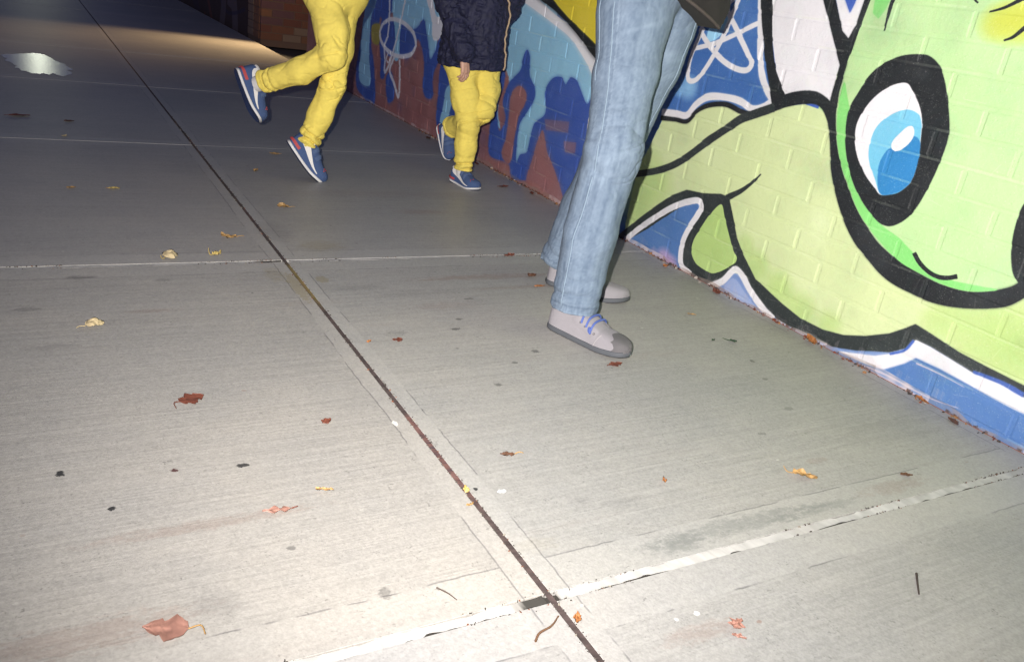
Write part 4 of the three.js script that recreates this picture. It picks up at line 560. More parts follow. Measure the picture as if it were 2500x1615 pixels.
// ---- head with face; o = {c: centre, f: facing, s: scale(head height 0.23 * s)}
function headParts(o) {
  const f = V.norm(o.f), u = V.norm(o.u ?? [0, 1, 0]), r = V.norm(V.cross(f, u)), up = V.cross(r, f), s = o.s, c = o.c;
  const P = (a, b, d) => [c[0] + s * (r[0] * a + up[0] * b + f[0] * d), c[1] + s * (r[1] * a + up[1] * b + f[1] * d), c[2] + s * (r[2] * a + up[2] * b + f[2] * d)];
  const skull = blend([ball(P(0, 0.035, -0.012), 0.088 * s), ball(P(0, 0.03, 0.02), 0.078 * s), cone(P(0, -0.045, 0.03), P(0, -0.075, 0.055), 0.058 * s, 0.03 * s), cone(P(-0.03, -0.04, 0.04), P(0.03, -0.04, 0.04), 0.045 * s, 0.045 * s), ball(P(0.035, -0.012, 0.06), 0.026 * s), ball(P(-0.035, -0.012, 0.06), 0.026 * s)], 0.05 * s);
  const nose = blend([cone(P(0, 0.012, 0.092), P(0, -0.022, 0.108), 0.008 * s, 0.012 * s), ball(P(0.012, -0.026, 0.098), 0.008 * s), ball(P(-0.012, -0.026, 0.098), 0.008 * s)], 0.01 * s);
  const lips = blend([cone(P(-0.018, -0.05, 0.089), P(0.018, -0.05, 0.089), 0.006 * s, 0.006 * s), cone(P(-0.016, -0.058, 0.088), P(0.016, -0.058, 0.088), 0.0065 * s, 0.0065 * s)], 0.003 * s);
  const ears = [1, -1].map((k) => blend([cone(P(0.082 * k, 0.02, -0.008), P(0.08 * k, -0.025, 0), 0.014 * s, 0.01 * s), ball(P(0.088 * k, 0.012, -0.012), 0.012 * s)], 0.01 * s));
  const sockets = [1, -1].map((k) => ball(P(0.031 * k, 0.008, 0.098), 0.016 * s)), neck = cone(P(0, -0.05, -0.02), P(0, -0.17, -0.035), 0.052 * s, 0.06 * s);
  const fn = (x, y, z) => { let d = smin(skull(x, y, z), neck(x, y, z), 0.03 * s); for (const q of sockets) d = -smin(-d, q(x, y, z), 0.012 * s); d = smin(d, nose(x, y, z), 0.012 * s); d = smin(d, lips(x, y, z), 0.006 * s); for (const e of ears) d = smin(d, e(x, y, z), 0.01 * s); return d; };
  const col = (x, y, z) => { const b = skinTone(x, y, z); if (lips(x, y, z) < 0.002 * s) return [0.42, 0.16, 0.14]; return b; };
  const R = 0.2 * s, body = netMesh(fn, [c[0] - R, c[1] - R, c[2] - R], [c[0] + R, c[1] + R, c[2] + R], 0.004, col);
  const hairF = (x, y, z) => { const q = [x - c[0], y - c[1], z - c[2]], a = V.dot(q, up) / s, d = V.dot(q, f) / s, sk = skull(x, y, z); return Math.max(sk - 0.012 * s - 0.006 * s * n3(x * 90, y * 22, z * 90), -(a - 0.045 + 0.9 * -Math.min(0, d - 0.05) * 0 - (d > 0.0 ? 0.35 * d : -0.11 * Math.min(1, -d * 14))), sk < -0.02 ? 1 : -1); };
  const hair = netMesh(hairF, [c[0] - R, c[1] - R, c[2] - R], [c[0] + R, c[1] + R, c[2] + R], 0.005, (x, y, z) => { const n = 0.5 + 0.5 * n3(x * 120, y * 20, z * 120); return o.hair.map((h) => h * (0.7 + 0.6 * n)); });
  const eyes = [1, -1].map((k) => { const g = new THREE.SphereGeometry(0.0125 * s, 14, 10); g.translate(...P(0.031 * k, 0.008, 0.0765)); const i = new THREE.SphereGeometry(0.0058 * s, 10, 8); i.translate(...P(0.031 * k, 0.007, 0.0848)); return [g, i]; });
  return { body, hair, eyes };
}
const skinMat = std({ vertexColors: true, roughness: 0.55 }), eyeMat = std({ color: lin(0.75, 0.73, 0.7), roughness: 0.25 }), irisMat = std({ color: lin(0.03, 0.02, 0.015), roughness: 0.2 }), hairMat = std({ vertexColors: true, roughness: 0.7 });
function addHead(person, bodyGeos, o) { const h = headParts(o); bodyGeos.push(h.body); const m = part('body', mergeGeometries(bodyGeos.map((g) => { const q = g.clone(); for (const k of Object.keys(q.attributes)) if (!['position', 'normal', 'color'].includes(k)) q.deleteAttribute(k); return q; })), skinMat, person); part('hair', h.hair, hairMat, person); for (const [e, i] of h.eyes) { const em = part('eye', e, eyeMat, person); part('iris', i, irisMat, em); } }
function boundsOf(list, pad) { const lo = [1e9, 1e9, 1e9], hi = [-1e9, -1e9, -1e9]; for (const p of list) for (let i = 0; i < 3; i++) { lo[i] = Math.min(lo[i], p[i] - pad); hi[i] = Math.max(hi[i], p[i] + pad); } return [lo, hi]; }
const tubeBody = (J, r, k = 0.05) => { const l = []; for (let i = 1; i < J.length; i++) l.push(cone(J[i - 1], J[i], r[i - 1], r[i])); return blend(l, k); };

// ---------------------------------------------------------------- the grown-up in jeans
{
  const p = thing('person', 'person in faded blue jeans, dark brown jacket and grey lace-up shoes striding past the wall', 'person', 'people walking and running along the wall');
  const R = [[1.400, 0.95, -1.875], [1.378, 0.82, -1.84], [1.353, 0.68, -1.795], [1.314, 0.50, -1.735], [1.287, 0.28, -1.733], [1.270, 0.072, -1.712]], Lg = [[1.525, 0.95, -1.875], [1.526, 0.72, -1.92], [1.505, 0.455, -1.99], [1.478, 0.26, -2.04], [1.440, 0.070, -2.075]];
  const rRad = [0.106, 0.093, 0.081, 0.073, 0.071, 0.064], lRad = [0.103, 0.082, 0.074, 0.070, 0.060];
  const legR = trouserLeg(R, rRad, { seed: 2, k: 0.018, kneeIndex: 3, kneeSpan: 0.12, kneeAmp: 0.0016, stack: 0.13, stackAmp: 0.0035, stackFreq: 150, soft: 0.005, fine: 0.0012 }), legL = trouserLeg(Lg, lRad, { seed: 7, k: 0.018, kneeIndex: 2, kneeAmp: 0.0016, stack: 0.12, stackAmp: 0.003, stackFreq: 150, soft: 0.004, fine: 0.0012 });
  const pel = blend([cone([1.40, 0.97, -1.885], [1.53, 0.97, -1.885], 0.115, 0.115), cone([1.465, 1.0, -1.88], [1.465, 1.1, -1.88], 0.135, 0.13)], 0.06);
  const chR = chain(R), chL = chain(Lg);
  const jeans = (x, y, z) => smin(smin(legR(x, y, z), legL(x, y, z), 0.012), pel(x, y, z), 0.05);
  const den = (x, y, z, nx, ny, nz) => {
    const a = chR.at(x, y, z), b = chL.at(x, y, z), c = a[0] < b[0] ? chR : chL, [, s, q] = a[0] < b[0] ? a : b, an = Math.atan2(z - q[2], x - q[0]), e = c.total - s;
    let v = 0.5 + 0.16 * n3(an * 7 + 4, s * 5, 3) + 0.12 * n3(an * 22, s * 12, 8) + 0.06 * n3(x * 28, y * 28, z * 28) + 0.16 * n3(x * 130, y * 55, z * 130) + 0.16 * n3(x * 260, y * 220, z * 260);
    const knee = Math.exp(-Math.pow((s - (c.total - 0.43)) / 0.16, 2)), thigh = Math.exp(-Math.pow((s - (c.total - 0.64)) / 0.12, 2)), fr = clamp(0.5 + 0.6 * nz - 0.4 * nx, 0, 1);
    v += (0.16 * knee + 0.10 * thigh) * fr + 0.10 * sst(0.35, 0.1, e);
    const wh = sst(0.35, 0.75, n3(x * 12 + 3, y * 46 + an * 1.5, z * 12)) * (Math.exp(-Math.pow((s - 0.17) / 0.09, 2)) + 0.8 * knee); v += 0.22 * wh * fr;
    const seam = Math.abs(Math.sin((an - 2.80 + 0.12 * Math.sin(s * 4)) * 0.5)); if (seam < 0.028) v -= 0.2; else if (seam < 0.055) v += 0.16; // outer side seam
    const in2 = Math.abs(Math.sin((an - 0.55) * 0.5)); if (in2 < 0.022) v -= 0.22; else if (in2 < 0.045) v += 0.1;
    if (e < 0.026) { v += 0.05 + 0.13 * n3(an * 22, 1, 4); if (Math.abs(e - 0.022) < 0.0025) v -= 0.3; if (e < 0.005) v += 0.18; }
    v = clamp(v, 0, 1.25);
    return [mix(0.045, 0.172, v), mix(0.072, 0.222, v), mix(0.122, 0.292, v)];
  };
  part('trousers', netMesh(jeans, [1.15, 0.04, -2.17], [1.68, 1.08, -1.6], 0.0045, den), std({ vertexColors: true, roughness: 0.92 }), p, 'faded blue denim jeans');
  const seamMat = std({ color: lin(0.20, 0.26, 0.33), roughness: 0.95 });
  const seamLine = (J, s0, s1, ang, r, n = 40) => { const ch = chain(J), pts = []; for (let i = 0; i <= n; i++) { const s = mix(s0, s1, i / n); let k = 1; while (k < J.length - 1 && ch.S[k] < s) k++; const q = V.mix(J[k - 1], J[k], (s - ch.S[k - 1]) / (ch.S[k] - ch.S[k - 1])), a = ang(s), d = [Math.cos(a), 0, Math.sin(a)]; let t = 0.02; for (; t < 0.2 && jeans(q[0] + d[0] * t, q[1], q[2] + d[2] * t) < -0.0002; t += 0.0008); pts.push([q[0] + d[0] * t, q[1], q[2] + d[2] * t]); } return tube(pts, r, 5); };
  part('seam', seamLine(R, 0.10, chR.total - 0.004, (s) => 2.80 - 0.12 * Math.sin(s * 4), 0.0016), seamMat, p); part('seam', seamLine(R, 0.08, 0.30, (s) => 3.30 - 0.2 * s, 0.0014), seamMat, p);
  part('seam', seamLine(Lg, 0.10, 0.5, (s) => 1.15 + 0.1 * s, 0.0014), seamMat, p);
  adultShoe(p, [1.247, 0.001, -1.782], [0.085, 0, 0.25], [0, 1, 0], -1, true);
  adultShoe(p, [1.425, 0.004, -2.10], [0.178, -0.008, 0.20], [0, 1, 0], 1);
  // jacket
  const tor = blend([cone([1.46, 0.80, -1.885], [1.465, 1.05, -1.885], 0.165, 0.16), cone([1.465, 1.05, -1.885], [1.465, 1.36, -1.885], 0.16, 0.165), cone([1.33, 1.40, -1.885], [1.60, 1.40, -1.885], 0.075, 0.075), cone([1.465, 1.40, -1.885], [1.465, 1.50, -1.88], 0.085, 0.07), cone([1.50, 0.84, -1.87], [1.56, 0.86, -1.85], 0.10, 0.10)], 0.08);
  const armR = tubeBody([[1.285, 1.40, -1.885], [1.20, 1.14, -1.93], [1.28, 1.03, -1.72]], [0.07, 0.058, 0.048], 0.03), armL = tubeBody([[1.645, 1.40, -1.885], [1.73, 1.14, -1.93], [1.66, 1.03, -1.72]], [0.07, 0.058, 0.048], 0.03);
  const jacket = (x, y, z) => { let d = smin(smin(tor(x, y, z), armR(x, y, z), 0.04), armL(x, y, z), 0.04); if (d > 0.05) return d - 0.01; d -= 0.005 * n3(x * 13, y * 11, z * 13) + 0.003 * n3(x * 34, y * 26, z * 34); const hem = 0.829 + Math.max(0, 1.578 - x) * 0.40 + Math.max(0, x - 1.588) * 1.5; return smin(Math.max(d, hem - y), 9, 0.001); };
  const jc = (x, y, z) => { const n = 0.5 + 0.5 * f3(x * 40, y * 40, z * 40); return [mix(0.008, 0.017, n), mix(0.0064, 0.0136, n), mix(0.0064, 0.0136, n)]; };
  part('jacket', netMesh(jacket, [1.1, 0.79, -2.12], [1.84, 1.62, -1.62], 0.008, jc), std({ vertexColors: true, roughness: 1 }), p, 'dark brown jacket with a hanging front corner');
  const hemPts = []; for (let i = 0; i <= 14; i++) { const x = mix(1.42, 1.575, i / 14), y = 0.831 + (1.578 - x) * 0.40; let z = -1.55; for (let k = 0; k < 200 && tor(x, y, z) > 0.004; k++) z -= 0.002; hemPts.push([x, y, z]); }
  part('jacket_hem', tube(hemPts, 0.0045, 6), std({ color: lin(0.045, 0.034, 0.031), roughness: 0.8 }), p);
  const body = [netMesh(blend([cone([1.285, 0.30, -1.735], [1.275, 0.06, -1.715], 0.042, 0.024), cone([1.485, 0.30, -2.03], [1.448, 0.06, -2.07], 0.042, 0.024), cone([1.35, 0.7, -1.81], [1.28, 0.28, -1.735], 0.062, 0.045), cone([1.39, 0.94, -1.875], [1.35, 0.7, -1.81], 0.075, 0.062), cone([1.525, 0.72, -1.92], [1.48, 0.28, -2.035], 0.06, 0.045), cone([1.525, 0.94, -1.875], [1.525, 0.72, -1.92], 0.075, 0.06), cone([1.40, 0.97, -1.885], [1.53, 0.97, -1.885], 0.09, 0.09), cone([1.465, 1.0, -1.885], [1.465, 1.36, -1.885], 0.12, 0.12), cone([1.31, 1.38, -1.885], [1.62, 1.38, -1.885], 0.055, 0.055), cone([1.465, 1.36, -1.885], [1.465, 1.54, -1.875], 0.07, 0.055), tubeBody([[1.285, 1.39, -1.885], [1.20, 1.14, -1.93], [1.29, 1.025, -1.70]], [0.048, 0.038, 0.027], 0.03), tubeBody([[1.645, 1.39, -1.885], [1.73, 1.14, -1.93], [1.65, 1.025, -1.70]], [0.048, 0.038, 0.027], 0.03)], 0.03), [1.1, 0.0, -2.2], [1.85, 1.62, -1.6], 0.012, skinTone)];
  body.push(handGeo([1.29, 1.025, -1.70], [0.75, -0.25, 0.35], [0, 0, 1], [0, 1, 0.2], 0.17, 0.35, 0.004), handGeo([1.65, 1.025, -1.70], [-0.75, -0.25, 0.35], [0, 0, 1], [0, 1, 0.2], 0.17, -0.35, 0.004));
  addHead(p, body, { c: [1.47, 1.63, -1.855], f: [0.1, 0, 1], s: 1, hair: [0.05, 0.032, 0.02] });
}
// ---------------------------------------------------------------- children in yellow trousers
const yellow = (chs) => (x, y, z, nx, ny, nz) => { let best = null, c = chs[0]; for (const q of chs) { const r = q.at(x, y, z); if (!best || r[0] < best[0]) { best = r; c = q; } } const n = 0.07 * n3(x * 40, y * 22, z * 40) + 0.06 * n3(x * 150, y * 150, z * 150) + 0.05 * n3(x * 10, y * 10, z * 10), e = c.total - best[1]; let k = 1 + n; if (Math.abs(e - 0.016) < 0.0025) k *= 0.8; const an = Math.atan2(z - best[2][2], x - best[2][0]), sm = Math.abs(Math.sin((an + 1.2) * 0.5)); if (sm < 0.035) k *= 0.84; return [0.80 * k, 0.635 * k, 0.125 * k]; };
function child(o) {
  const p = thing('person', o.label, 'person', 'people walking and running along the wall');
  const legs = o.legs.map((l, i) => trouserLeg(l.J, l.r, { seed: 3 + i * 5 + o.seed, k: 0.024, crease: 0.0048, kneeIndex: l.kneeIndex ?? 1, kneeSpan: 0.07, kneeAmp: 0.0024, stack: l.stack ?? 0.10, stackAmp: l.amp ?? 0.008, stackFreq: 210, soft: 0.003, fine: 0.0018 }));
  const chs = o.legs.map((l) => chain(l.J)), pel = blend(o.pelvis.map((q) => cone(q[0], q[1], q[2], q[3])), 0.04);
  const f = (x, y, z) => smin(smin(legs[0](x, y, z), legs[1](x, y, z), 0.008), pel(x, y, z), 0.035);
  const [lo, hi] = boundsOf([...o.legs.flatMap((l) => l.J), ...o.pelvis.flatMap((q) => [q[0], q[1]])], 0.13);
  part('trousers', netMesh(f, lo, hi, 0.0048, yellow(chs)), std({ vertexColors: true, roughness: 0.9 }), p, 'bright yellow trousers');
  for (const s of o.shoes) kidShoe(p, ...s);
  for (const l of o.legs) { const e = l.J[l.J.length - 1], d = V.norm(V.sub(e, l.J[l.J.length - 2])); part('sock', tube([V.add(e, d, -0.03), e, V.add(e, d, 0.03)], 0.032, 14), std({ color: lin(0.62, 0.60, 0.60), roughness: 0.95 }), p); }
  const jf = o.jacket, [jl, jh] = boundsOf(o.jacketBounds, 0.14), navy = (x, y, z) => { const n = 0.5 + 0.5 * f3(x * 55, y * 55, z * 55); return [mix(0.006, 0.014, n), mix(0.0065, 0.015, n), mix(0.024, 0.052, n)]; };
  part('jacket', netMesh(jf, jl, jh, 0.0055, navy), std({ vertexColors: true, roughness: 0.75 }), p, o.jacketLabel);
  const b = [netMesh(blend(o.bodyPrims.map((q) => cone(...q)), 0.025), ...boundsOf(o.bodyPrims.flatMap((q) => [q[0], q[1]]), 0.13), 0.012, skinTone)];
  for (const h of o.hands) b.push(handGeo(...h));
  addHead(p, b, o.head); return p;
}
const crumple = (base, k, amp) => (x, y, z) => { let d = base(x, y, z); if (d > 0.04) return d - 0.012; const a = Math.abs(n3(x * 34, y * 40, z * 34)), b = Math.abs(n3(x * 70 + 5, y * 74, z * 70)); return d - amp * (1 - 2.2 * a) - amp * 0.5 * (1 - 2.2 * b); };
{ // the child beside the wall
  const legA = { J: [[1.672, 0.53, -3.41], [1.692, 0.385, -3.36], [1.704, 0.275, -3.325], [1.712, 0.17, -3.335], [1.713, 0.066, -3.335]], r: [0.070, 0.060, 0.050, 0.047, 0.043], kneeIndex: 2, stack: 0.075 }, legB = { J: [[1.79, 0.53, -3.42], [1.795, 0.42, -3.37], [1.772, 0.335, -3.33], [1.76, 0.26, -3.45], [1.744, 0.205, -3.575]], r: [0.072, 0.062, 0.053, 0.050, 0.046], kneeIndex: 2, stack: 0.05 };
  const base = blend([cone([1.728, 0.53, -3.41], [1.735, 0.76, -3.42], 0.146, 0.134), cone([1.735, 0.76, -3.42], [1.735, 0.92, -3.42], 0.132, 0.11), cone([1.65, 0.92, -3.42], [1.82, 0.92, -3.42], 0.06, 0.06), tubeBody([[1.635, 0.90, -3.42], [1.585, 0.76, -3.41], [1.622, 0.575, -3.285]], [0.058, 0.05, 0.043], 0.03), tubeBody([[1.825, 0.90, -3.42], [1.868, 0.760, -3.40], [1.872, 0.88, -3.31]], [0.055, 0.042, 0.038], 0.03)], 0.025);
  const cr = crumple(base, 0, 0.006), jac = (x, y, z) => { const d = cr(x, y, z); return Math.max(d, (0.508 + 0.03 * (x - 1.73) + 0.006 * n3(x * 30, 2, z * 30) + (x < 1.66 && z > -3.34 ? 0.05 * 0 : 0)) - y); };
  const p = child({ seed: 1, label: 'child in a navy quilted jacket and yellow trousers running right beside the painted wall', legs: [legA, legB], pelvis: [[[1.68, 0.55, -3.41], [1.785, 0.55, -3.42], 0.088, 0.088], [[1.73, 0.58, -3.41], [1.73, 0.68, -3.41], 0.10, 0.10]],
    shoes: [[[1.690, 0.005, -3.392], [0.045, -0.01, 0.14], [0, 1, 0.02], 0.175, 1], [[1.722, 0.205, -3.652], [0.035, -0.148, 0.06], [0.10, 0.35, 0.93], 0.172, -1]],
    jacket: jac, jacketLabel: 'navy crinkled quilted jacket with a pale zip', jacketBounds: [[1.55, 0.5, -3.45], [1.95, 1.0, -3.3]],
    bodyPrims: [[[1.70, 0.30, -3.325], [1.712, 0.07, -3.335], 0.035, 0.027], [[1.675, 0.53, -3.41], [1.70, 0.28, -3.325], 0.05, 0.036], [[1.785, 0.53, -3.42], [1.77, 0.335, -3.34], 0.048, 0.034], [[1.77, 0.335, -3.34], [1.744, 0.20, -3.58], 0.034, 0.027], [[1.69, 0.56, -3.41], [1.78, 0.56, -3.42], 0.07, 0.07], [[1.735, 0.6, -3.42], [1.735, 0.88, -3.42], 0.09, 0.085], [[1.735, 0.88, -3.42], [1.74, 1.0, -3.41], 0.05, 0.042], [[1.64, 0.90, -3.42], [1.83, 0.90, -3.42], 0.04, 0.04], [[1.64, 0.9, -3.42], [1.585, 0.76, -3.41], 0.034, 0.03], [[1.585, 0.76, -3.41], [1.622, 0.545, -3.275], 0.03, 0.021], [[1.82, 0.9, -3.42], [1.868, 0.765, -3.40], 0.034, 0.03], [[1.868, 0.765, -3.40], [1.873, 0.905, -3.30], 0.03, 0.021]],
    hands: [[[1.624, 0.545, -3.272], [0.10, -1, 0.12], [0, 0, 1], [0.9, 0.05, -0.35], 0.108, -0.55, 0.0028], [[1.873, 0.905, -3.30], [0.0, 0.9, 0.3], [0, 0, 1], [-0.9, 0.1, 0.3], 0.098, 0.6, 0.0035]],
    head: { c: [1.742, 1.075, -3.385], f: [-0.15, -0.1, 1], s: 0.86, hair: [0.10, 0.06, 0.03] } });
  const zip = []; for (let i = 0; i <= 24; i++) { const y = mix(0.517, 0.90, i / 24), a = [0.58, 0, 0.81]; let q = [1.74 + 0.012 * Math.sin(i * 0.6), y, -3.42], t = 0.05; for (; t < 0.3 && jac(q[0] + a[0] * t, y + 0.003, q[2] + a[2] * t) < 0.0005; t += 0.002); zip.push([q[0] + a[0] * (t + 0.001), y, q[2] + a[2] * (t + 0.001)]); }
  part('zip', tube(zip, 0.0042, 6), std({ color: lin(0.42, 0.30, 0.19), roughness: 0.6 }), p, 'pale tan zip of the navy jacket');
}
{ // the child out on the pavement
  const legA = { J: [[1.135, 0.72, -3.46], [1.118, 0.53, -3.40], [1.100, 0.385, -3.375], [1.062, 0.26, -3.395], [1.014, 0.130, -3.407]], r: [0.075, 0.062, 0.050, 0.048, 0.045], kneeIndex: 2, stack: 0.11, amp: 0.010 }, legB = { J: [[1.06, 0.72, -3.42], [1.066, 0.60, -3.33], [1.060, 0.508, -3.28], [0.97, 0.430, -3.38], [0.852, 0.356, -3.505]], r: [0.078, 0.066, 0.052, 0.049, 0.044], kneeIndex: 2, stack: 0.09, amp: 0.009 };
  const base = blend([cone([1.125, 0.82, -3.44], [1.16, 0.98, -3.42], 0.135, 0.14), cone([1.16, 0.98, -3.42], [1.19, 1.14, -3.39], 0.14, 0.12), cone([1.11, 1.14, -3.36], [1.27, 1.14, -3.43], 0.062, 0.062), tubeBody([[1.10, 1.13, -3.35], [1.00, 1.0, -3.30], [1.02, 0.95, -3.12]], [0.06, 0.05, 0.042], 0.03), tubeBody([[1.28, 1.13, -3.43], [1.36, 0.99, -3.52], [1.33, 0.97, -3.68]], [0.06, 0.05, 0.042], 0.03)], 0.03);
  const cr = crumple(base, 0, 0.0055), jac = (x, y, z) => Math.max(cr(x, y, z), (0.730 - 0.75 * (x - 1.09) + 0.006 * n3(x * 30, 2, z * 30)) - y);
  child({ seed: 4, label: 'child in yellow trousers and blue trainers running with one foot kicked up behind', legs: [legA, legB], pelvis: [[[1.07, 0.74, -3.43], [1.15, 0.74, -3.455], 0.098, 0.098], [[1.115, 0.76, -3.44], [1.13, 0.86, -3.43], 0.11, 0.11]],
    shoes: [[[0.937, 0.138, -3.43], [0.098, -0.138, 0.080], [0.62, 0.72, 0.0], 0.222, 1], [[0.762, 0.385, -3.61], [0.062, -0.170, 0.065], [0.84, 0.25, 0.0], 0.226, -1]],
    jacket: jac, jacketLabel: 'navy jacket', jacketBounds: [[0.98, 0.72, -3.6], [1.38, 1.2, -3.15]],
    bodyPrims: [[[1.098, 0.385, -3.378], [1.018, 0.135, -3.407], 0.036, 0.027], [[1.135, 0.72, -3.46], [1.098, 0.385, -3.378], 0.05, 0.036], [[1.055, 0.72, -3.42], [1.055, 0.515, -3.30], 0.05, 0.036], [[1.055, 0.515, -3.30], [0.855, 0.357, -3.50], 0.036, 0.027], [[1.07, 0.75, -3.43], [1.15, 0.75, -3.455], 0.075, 0.075], [[1.12, 0.78, -3.44], [1.19, 1.10, -3.395], 0.095, 0.09], [[1.19, 1.10, -3.395], [1.215, 1.25, -3.37], 0.052, 0.044], [[1.11, 1.13, -3.355], [1.27, 1.13, -3.43], 0.042, 0.042], [[1.10, 1.13, -3.35], [1.00, 1.0, -3.30], 0.036, 0.032], [[1.00, 1.0, -3.30], [1.022, 0.945, -3.09], 0.032, 0.022], [[1.28, 1.13, -3.43], [1.36, 0.99, -3.52], 0.036, 0.032], [[1.36, 0.99, -3.52], [1.325, 0.97, -3.70], 0.032, 0.022]],
    hands: [[[1.022, 0.945, -3.09], [0.05, 0.05, 1], [0, 0, 1], [0.1, 1, 0], 0.108, 0.8, 0.0035], [[1.325, 0.97, -3.70], [-0.05, -0.1, -1], [0, 0, 1], [0.1, 1, 0], 0.108, 0.8, 0.0035]],
    head: { c: [1.235, 1.335, -3.335], f: [0.55, -0.05, 0.85], s: 0.9, hair: [0.12, 0.075, 0.035] } });
}
// ================================================================ the photographer's flash unit (behind the lens, beside the camera position)
{
  const f = thing('camera_flash', 'small electronic flash held beside the camera', 'flash'); f.position.copy(FLASH); f.quaternion.copy(camera.quaternion);
  const b = new THREE.BoxGeometry(0.07, 0.045, 0.03); b.translate(0, 0, 0.034); part('housing', b, std({ color: lin(0.02, 0.02, 0.02), roughness: 0.5 }), f);
  const g = new THREE.BoxGeometry(0.05, 0.028, 0.004); g.translate(0, 0, 0.0165); part('flash_tube', g, std({ color: lin(0.8, 0.8, 0.8), emissive: lin(1, 0.955, 0.89), emissiveIntensity: 3, roughness: 0.4 }), f);
}
// ================================================================ fallen leaves and twigs
const LC = { red: [0.14, 0.042, 0.026], brown: [0.10, 0.045, 0.025], yellow: [0.50, 0.37, 0.12], pale: [0.48, 0.38, 0.22], tan: [0.34, 0.20, 0.075], orange: [0.30, 0.115, 0.035], green: [0.02, 0.05, 0.025], pink: [0.27, 0.135, 0.105] };
const leafMats = {}; for (const k in LC) leafMats[k] = std({ vertexColors: true, roughness: 0.6, side: THREE.DoubleSide });
function leafGeo(len, wid, curl, lobes, col, sd, tear) {
  const P = [], I = [], C = [], nu = 14, nv = 8;
  for (let i = 0; i <= nu; i++) for (let j = 0; j <= nv; j++) {
    const t = i / nu, v = j / nv * 2 - 1, w = wid * 0.5 * Math.pow(Math.sin(Math.PI * Math.pow(t, 0.8)), 0.75) * (1 + lobes * 0.35 * Math.sin(t * 17 + sd + (v > 0 ? 1 : 0)) + 0.28 * n2(t * 7 + sd, v > 0 ? 3 : 9) + 0.22 * n2(t * 22 + sd, v > 0 ? 13 : 19)) * (tear && v > 0 ? 0.45 + 0.3 * n2(t * 9, sd) : 1);
    const x = (t - 0.5) * len, z = v * w, y = 0.0012 + (curl < 0 ? -curl * len * (1 - v * v) * Math.sin(Math.PI * t) + 0.002 * Math.abs(v) : 0) + Math.max(0, curl) * len * (0.5 * Math.pow(Math.abs(v), 1.7) * (v > 0 ? 1 : 0.55) * (0.5 + 0.5 * Math.sin(t * 3 + sd)) + 0.25 * Math.pow(t - 0.5, 2)) + 0.0012 * (1 + n2(t * 6 + sd, v * 4)) * (1 + Math.abs(curl) * 8);
    P.push(x, y, z); const n = 1 + 0.28 * n2(t * 9 + sd, v * 5) + 0.15 * n2(t * 30, v * 20 + sd) - (Math.abs(v) < 0.13 ? -0.22 : 0) - (Math.abs(Math.sin(t * 22 - Math.abs(v) * 4)) < 0.12 ? 0.1 : 0);
    C.push(col[0] * n, col[1] * n, col[2] * n); if (i && j) { const k = i * (nv + 1) + j; I.push(k, k - nv - 2, k - 1, k, k - nv - 1, k - nv - 2); }
  }
  return geom(P, I, { color: C });
}
function leaf(label, x, z, len, wid, turn, colour, curl, stem, extra = {}) {
  const g = thing('fallen_leaf', label, 'leaf', 'fallen leaves on the pavement'), sd = x * 31 + z * 17;
  part('blade', leafGeo(len * 0.85, wid * 0.9, curl, extra.lobes ?? 0.4, LC[colour], sd, extra.tear), leafMats[colour], g);
  if (stem) part('stem', tube([[-len * 0.41, 0.003, 0], [-len * 0.5 - stem * 0.25, 0.004 + stem * 0.06, stem * 0.1], [-len * 0.45 - stem * 0.6, 0.002 + stem * (extra.lift ?? 0.08), stem * (extra.bend ?? 0.25)]], 0.0013, 5, 0.0009), std({ color: lin(...(LC[extra.stem ?? 'tan'])), roughness: 0.7 }), g);
  g.position.set(x, extra.y ?? 0.0005, z); g.rotation.y = turn; if (extra.tilt) g.rotation.z = extra.tilt;
}
leaf('curled pale yellow leaf standing on the mortar joint', 0.343, -2.415, 0.052, 0.05, 0.5, 'pale', -0.35, 0.025, { lift: 0.6, stem: 'yellow' });
leaf('shrivelled brown leaf with a long pale stem beside the dark joint', 0.54, -2.599, 0.055, 0.04, 2.9, 'tan', 0.35, 0.035, { tear: 1, lobes: 0.9 });
leaf('small twisted yellow leaf near the mortar joint', 0.471, -2.43, 0.032, 0.022, 0.2, 'yellow', 0.45, 0.02, { lift: 1.2, stem: 'yellow' });
leaf('pale domed leaf with its stem pointing away, alone on the open slab', 0.112, -1.956, 0.048, 0.036, 0.15, 'pale', -0.3, 0.03, { stem: 'pale', lobes: 0.1 });
leaf('dark red-brown leaf lying flat with a notched edge', 0.257, -1.559, 0.062, 0.048, 0.35, 'red', 0.05, 0.03, { stem: 'red', bend: 0.8, tear: 0 });
leaf('small plain red-brown leaf between the big red leaf and the dark joint', 0.488, -1.408, 0.028, 0.021, 0.5, 'red', 0.08, 0);
leaf('small square bright red-orange leaf scrap', 0.777, -1.755, 0.030, 0.024, 2.8, 'red', 0.10, 0, { lobes: 0.1 });
leaf('tiny orange leaf crumb on the smooth margin of the dark joint', 0.703, -1.758, 0.016, 0.01, 0.3, 'orange', 0.15, 0);
leaf('torn red leaf shred with a pointed tail on a rusty smear', 0.323, -1.144, 0.058, 0.018, 3.05, 'pink', 0.1, 0.012, { lobes: 1.2, stem: 'red' });
leaf('large wet pink-brown leaf with an orange stalk', 0.120, -0.929, 0.070, 0.046, 2.75, 'pink', 0.06, 0.036, { stem: 'tan', bend: -0.3, lobes: 0.5 });
leaf('narrow brown leaf with a tan stalk on the bright middle slab', 0.790, -1.196, 0.036, 0.014, 2.9, 'brown', 0.1, 0.028, { stem: 'tan', bend: 0.05 });
leaf('golden tan leaf with a ragged edge and upright stalk', 1.372, -0.948, 0.060, 0.026, -0.75, 'tan', 0.28, 0.03, { lobes: 0.8, bend: -0.2, lift: 0.3 });
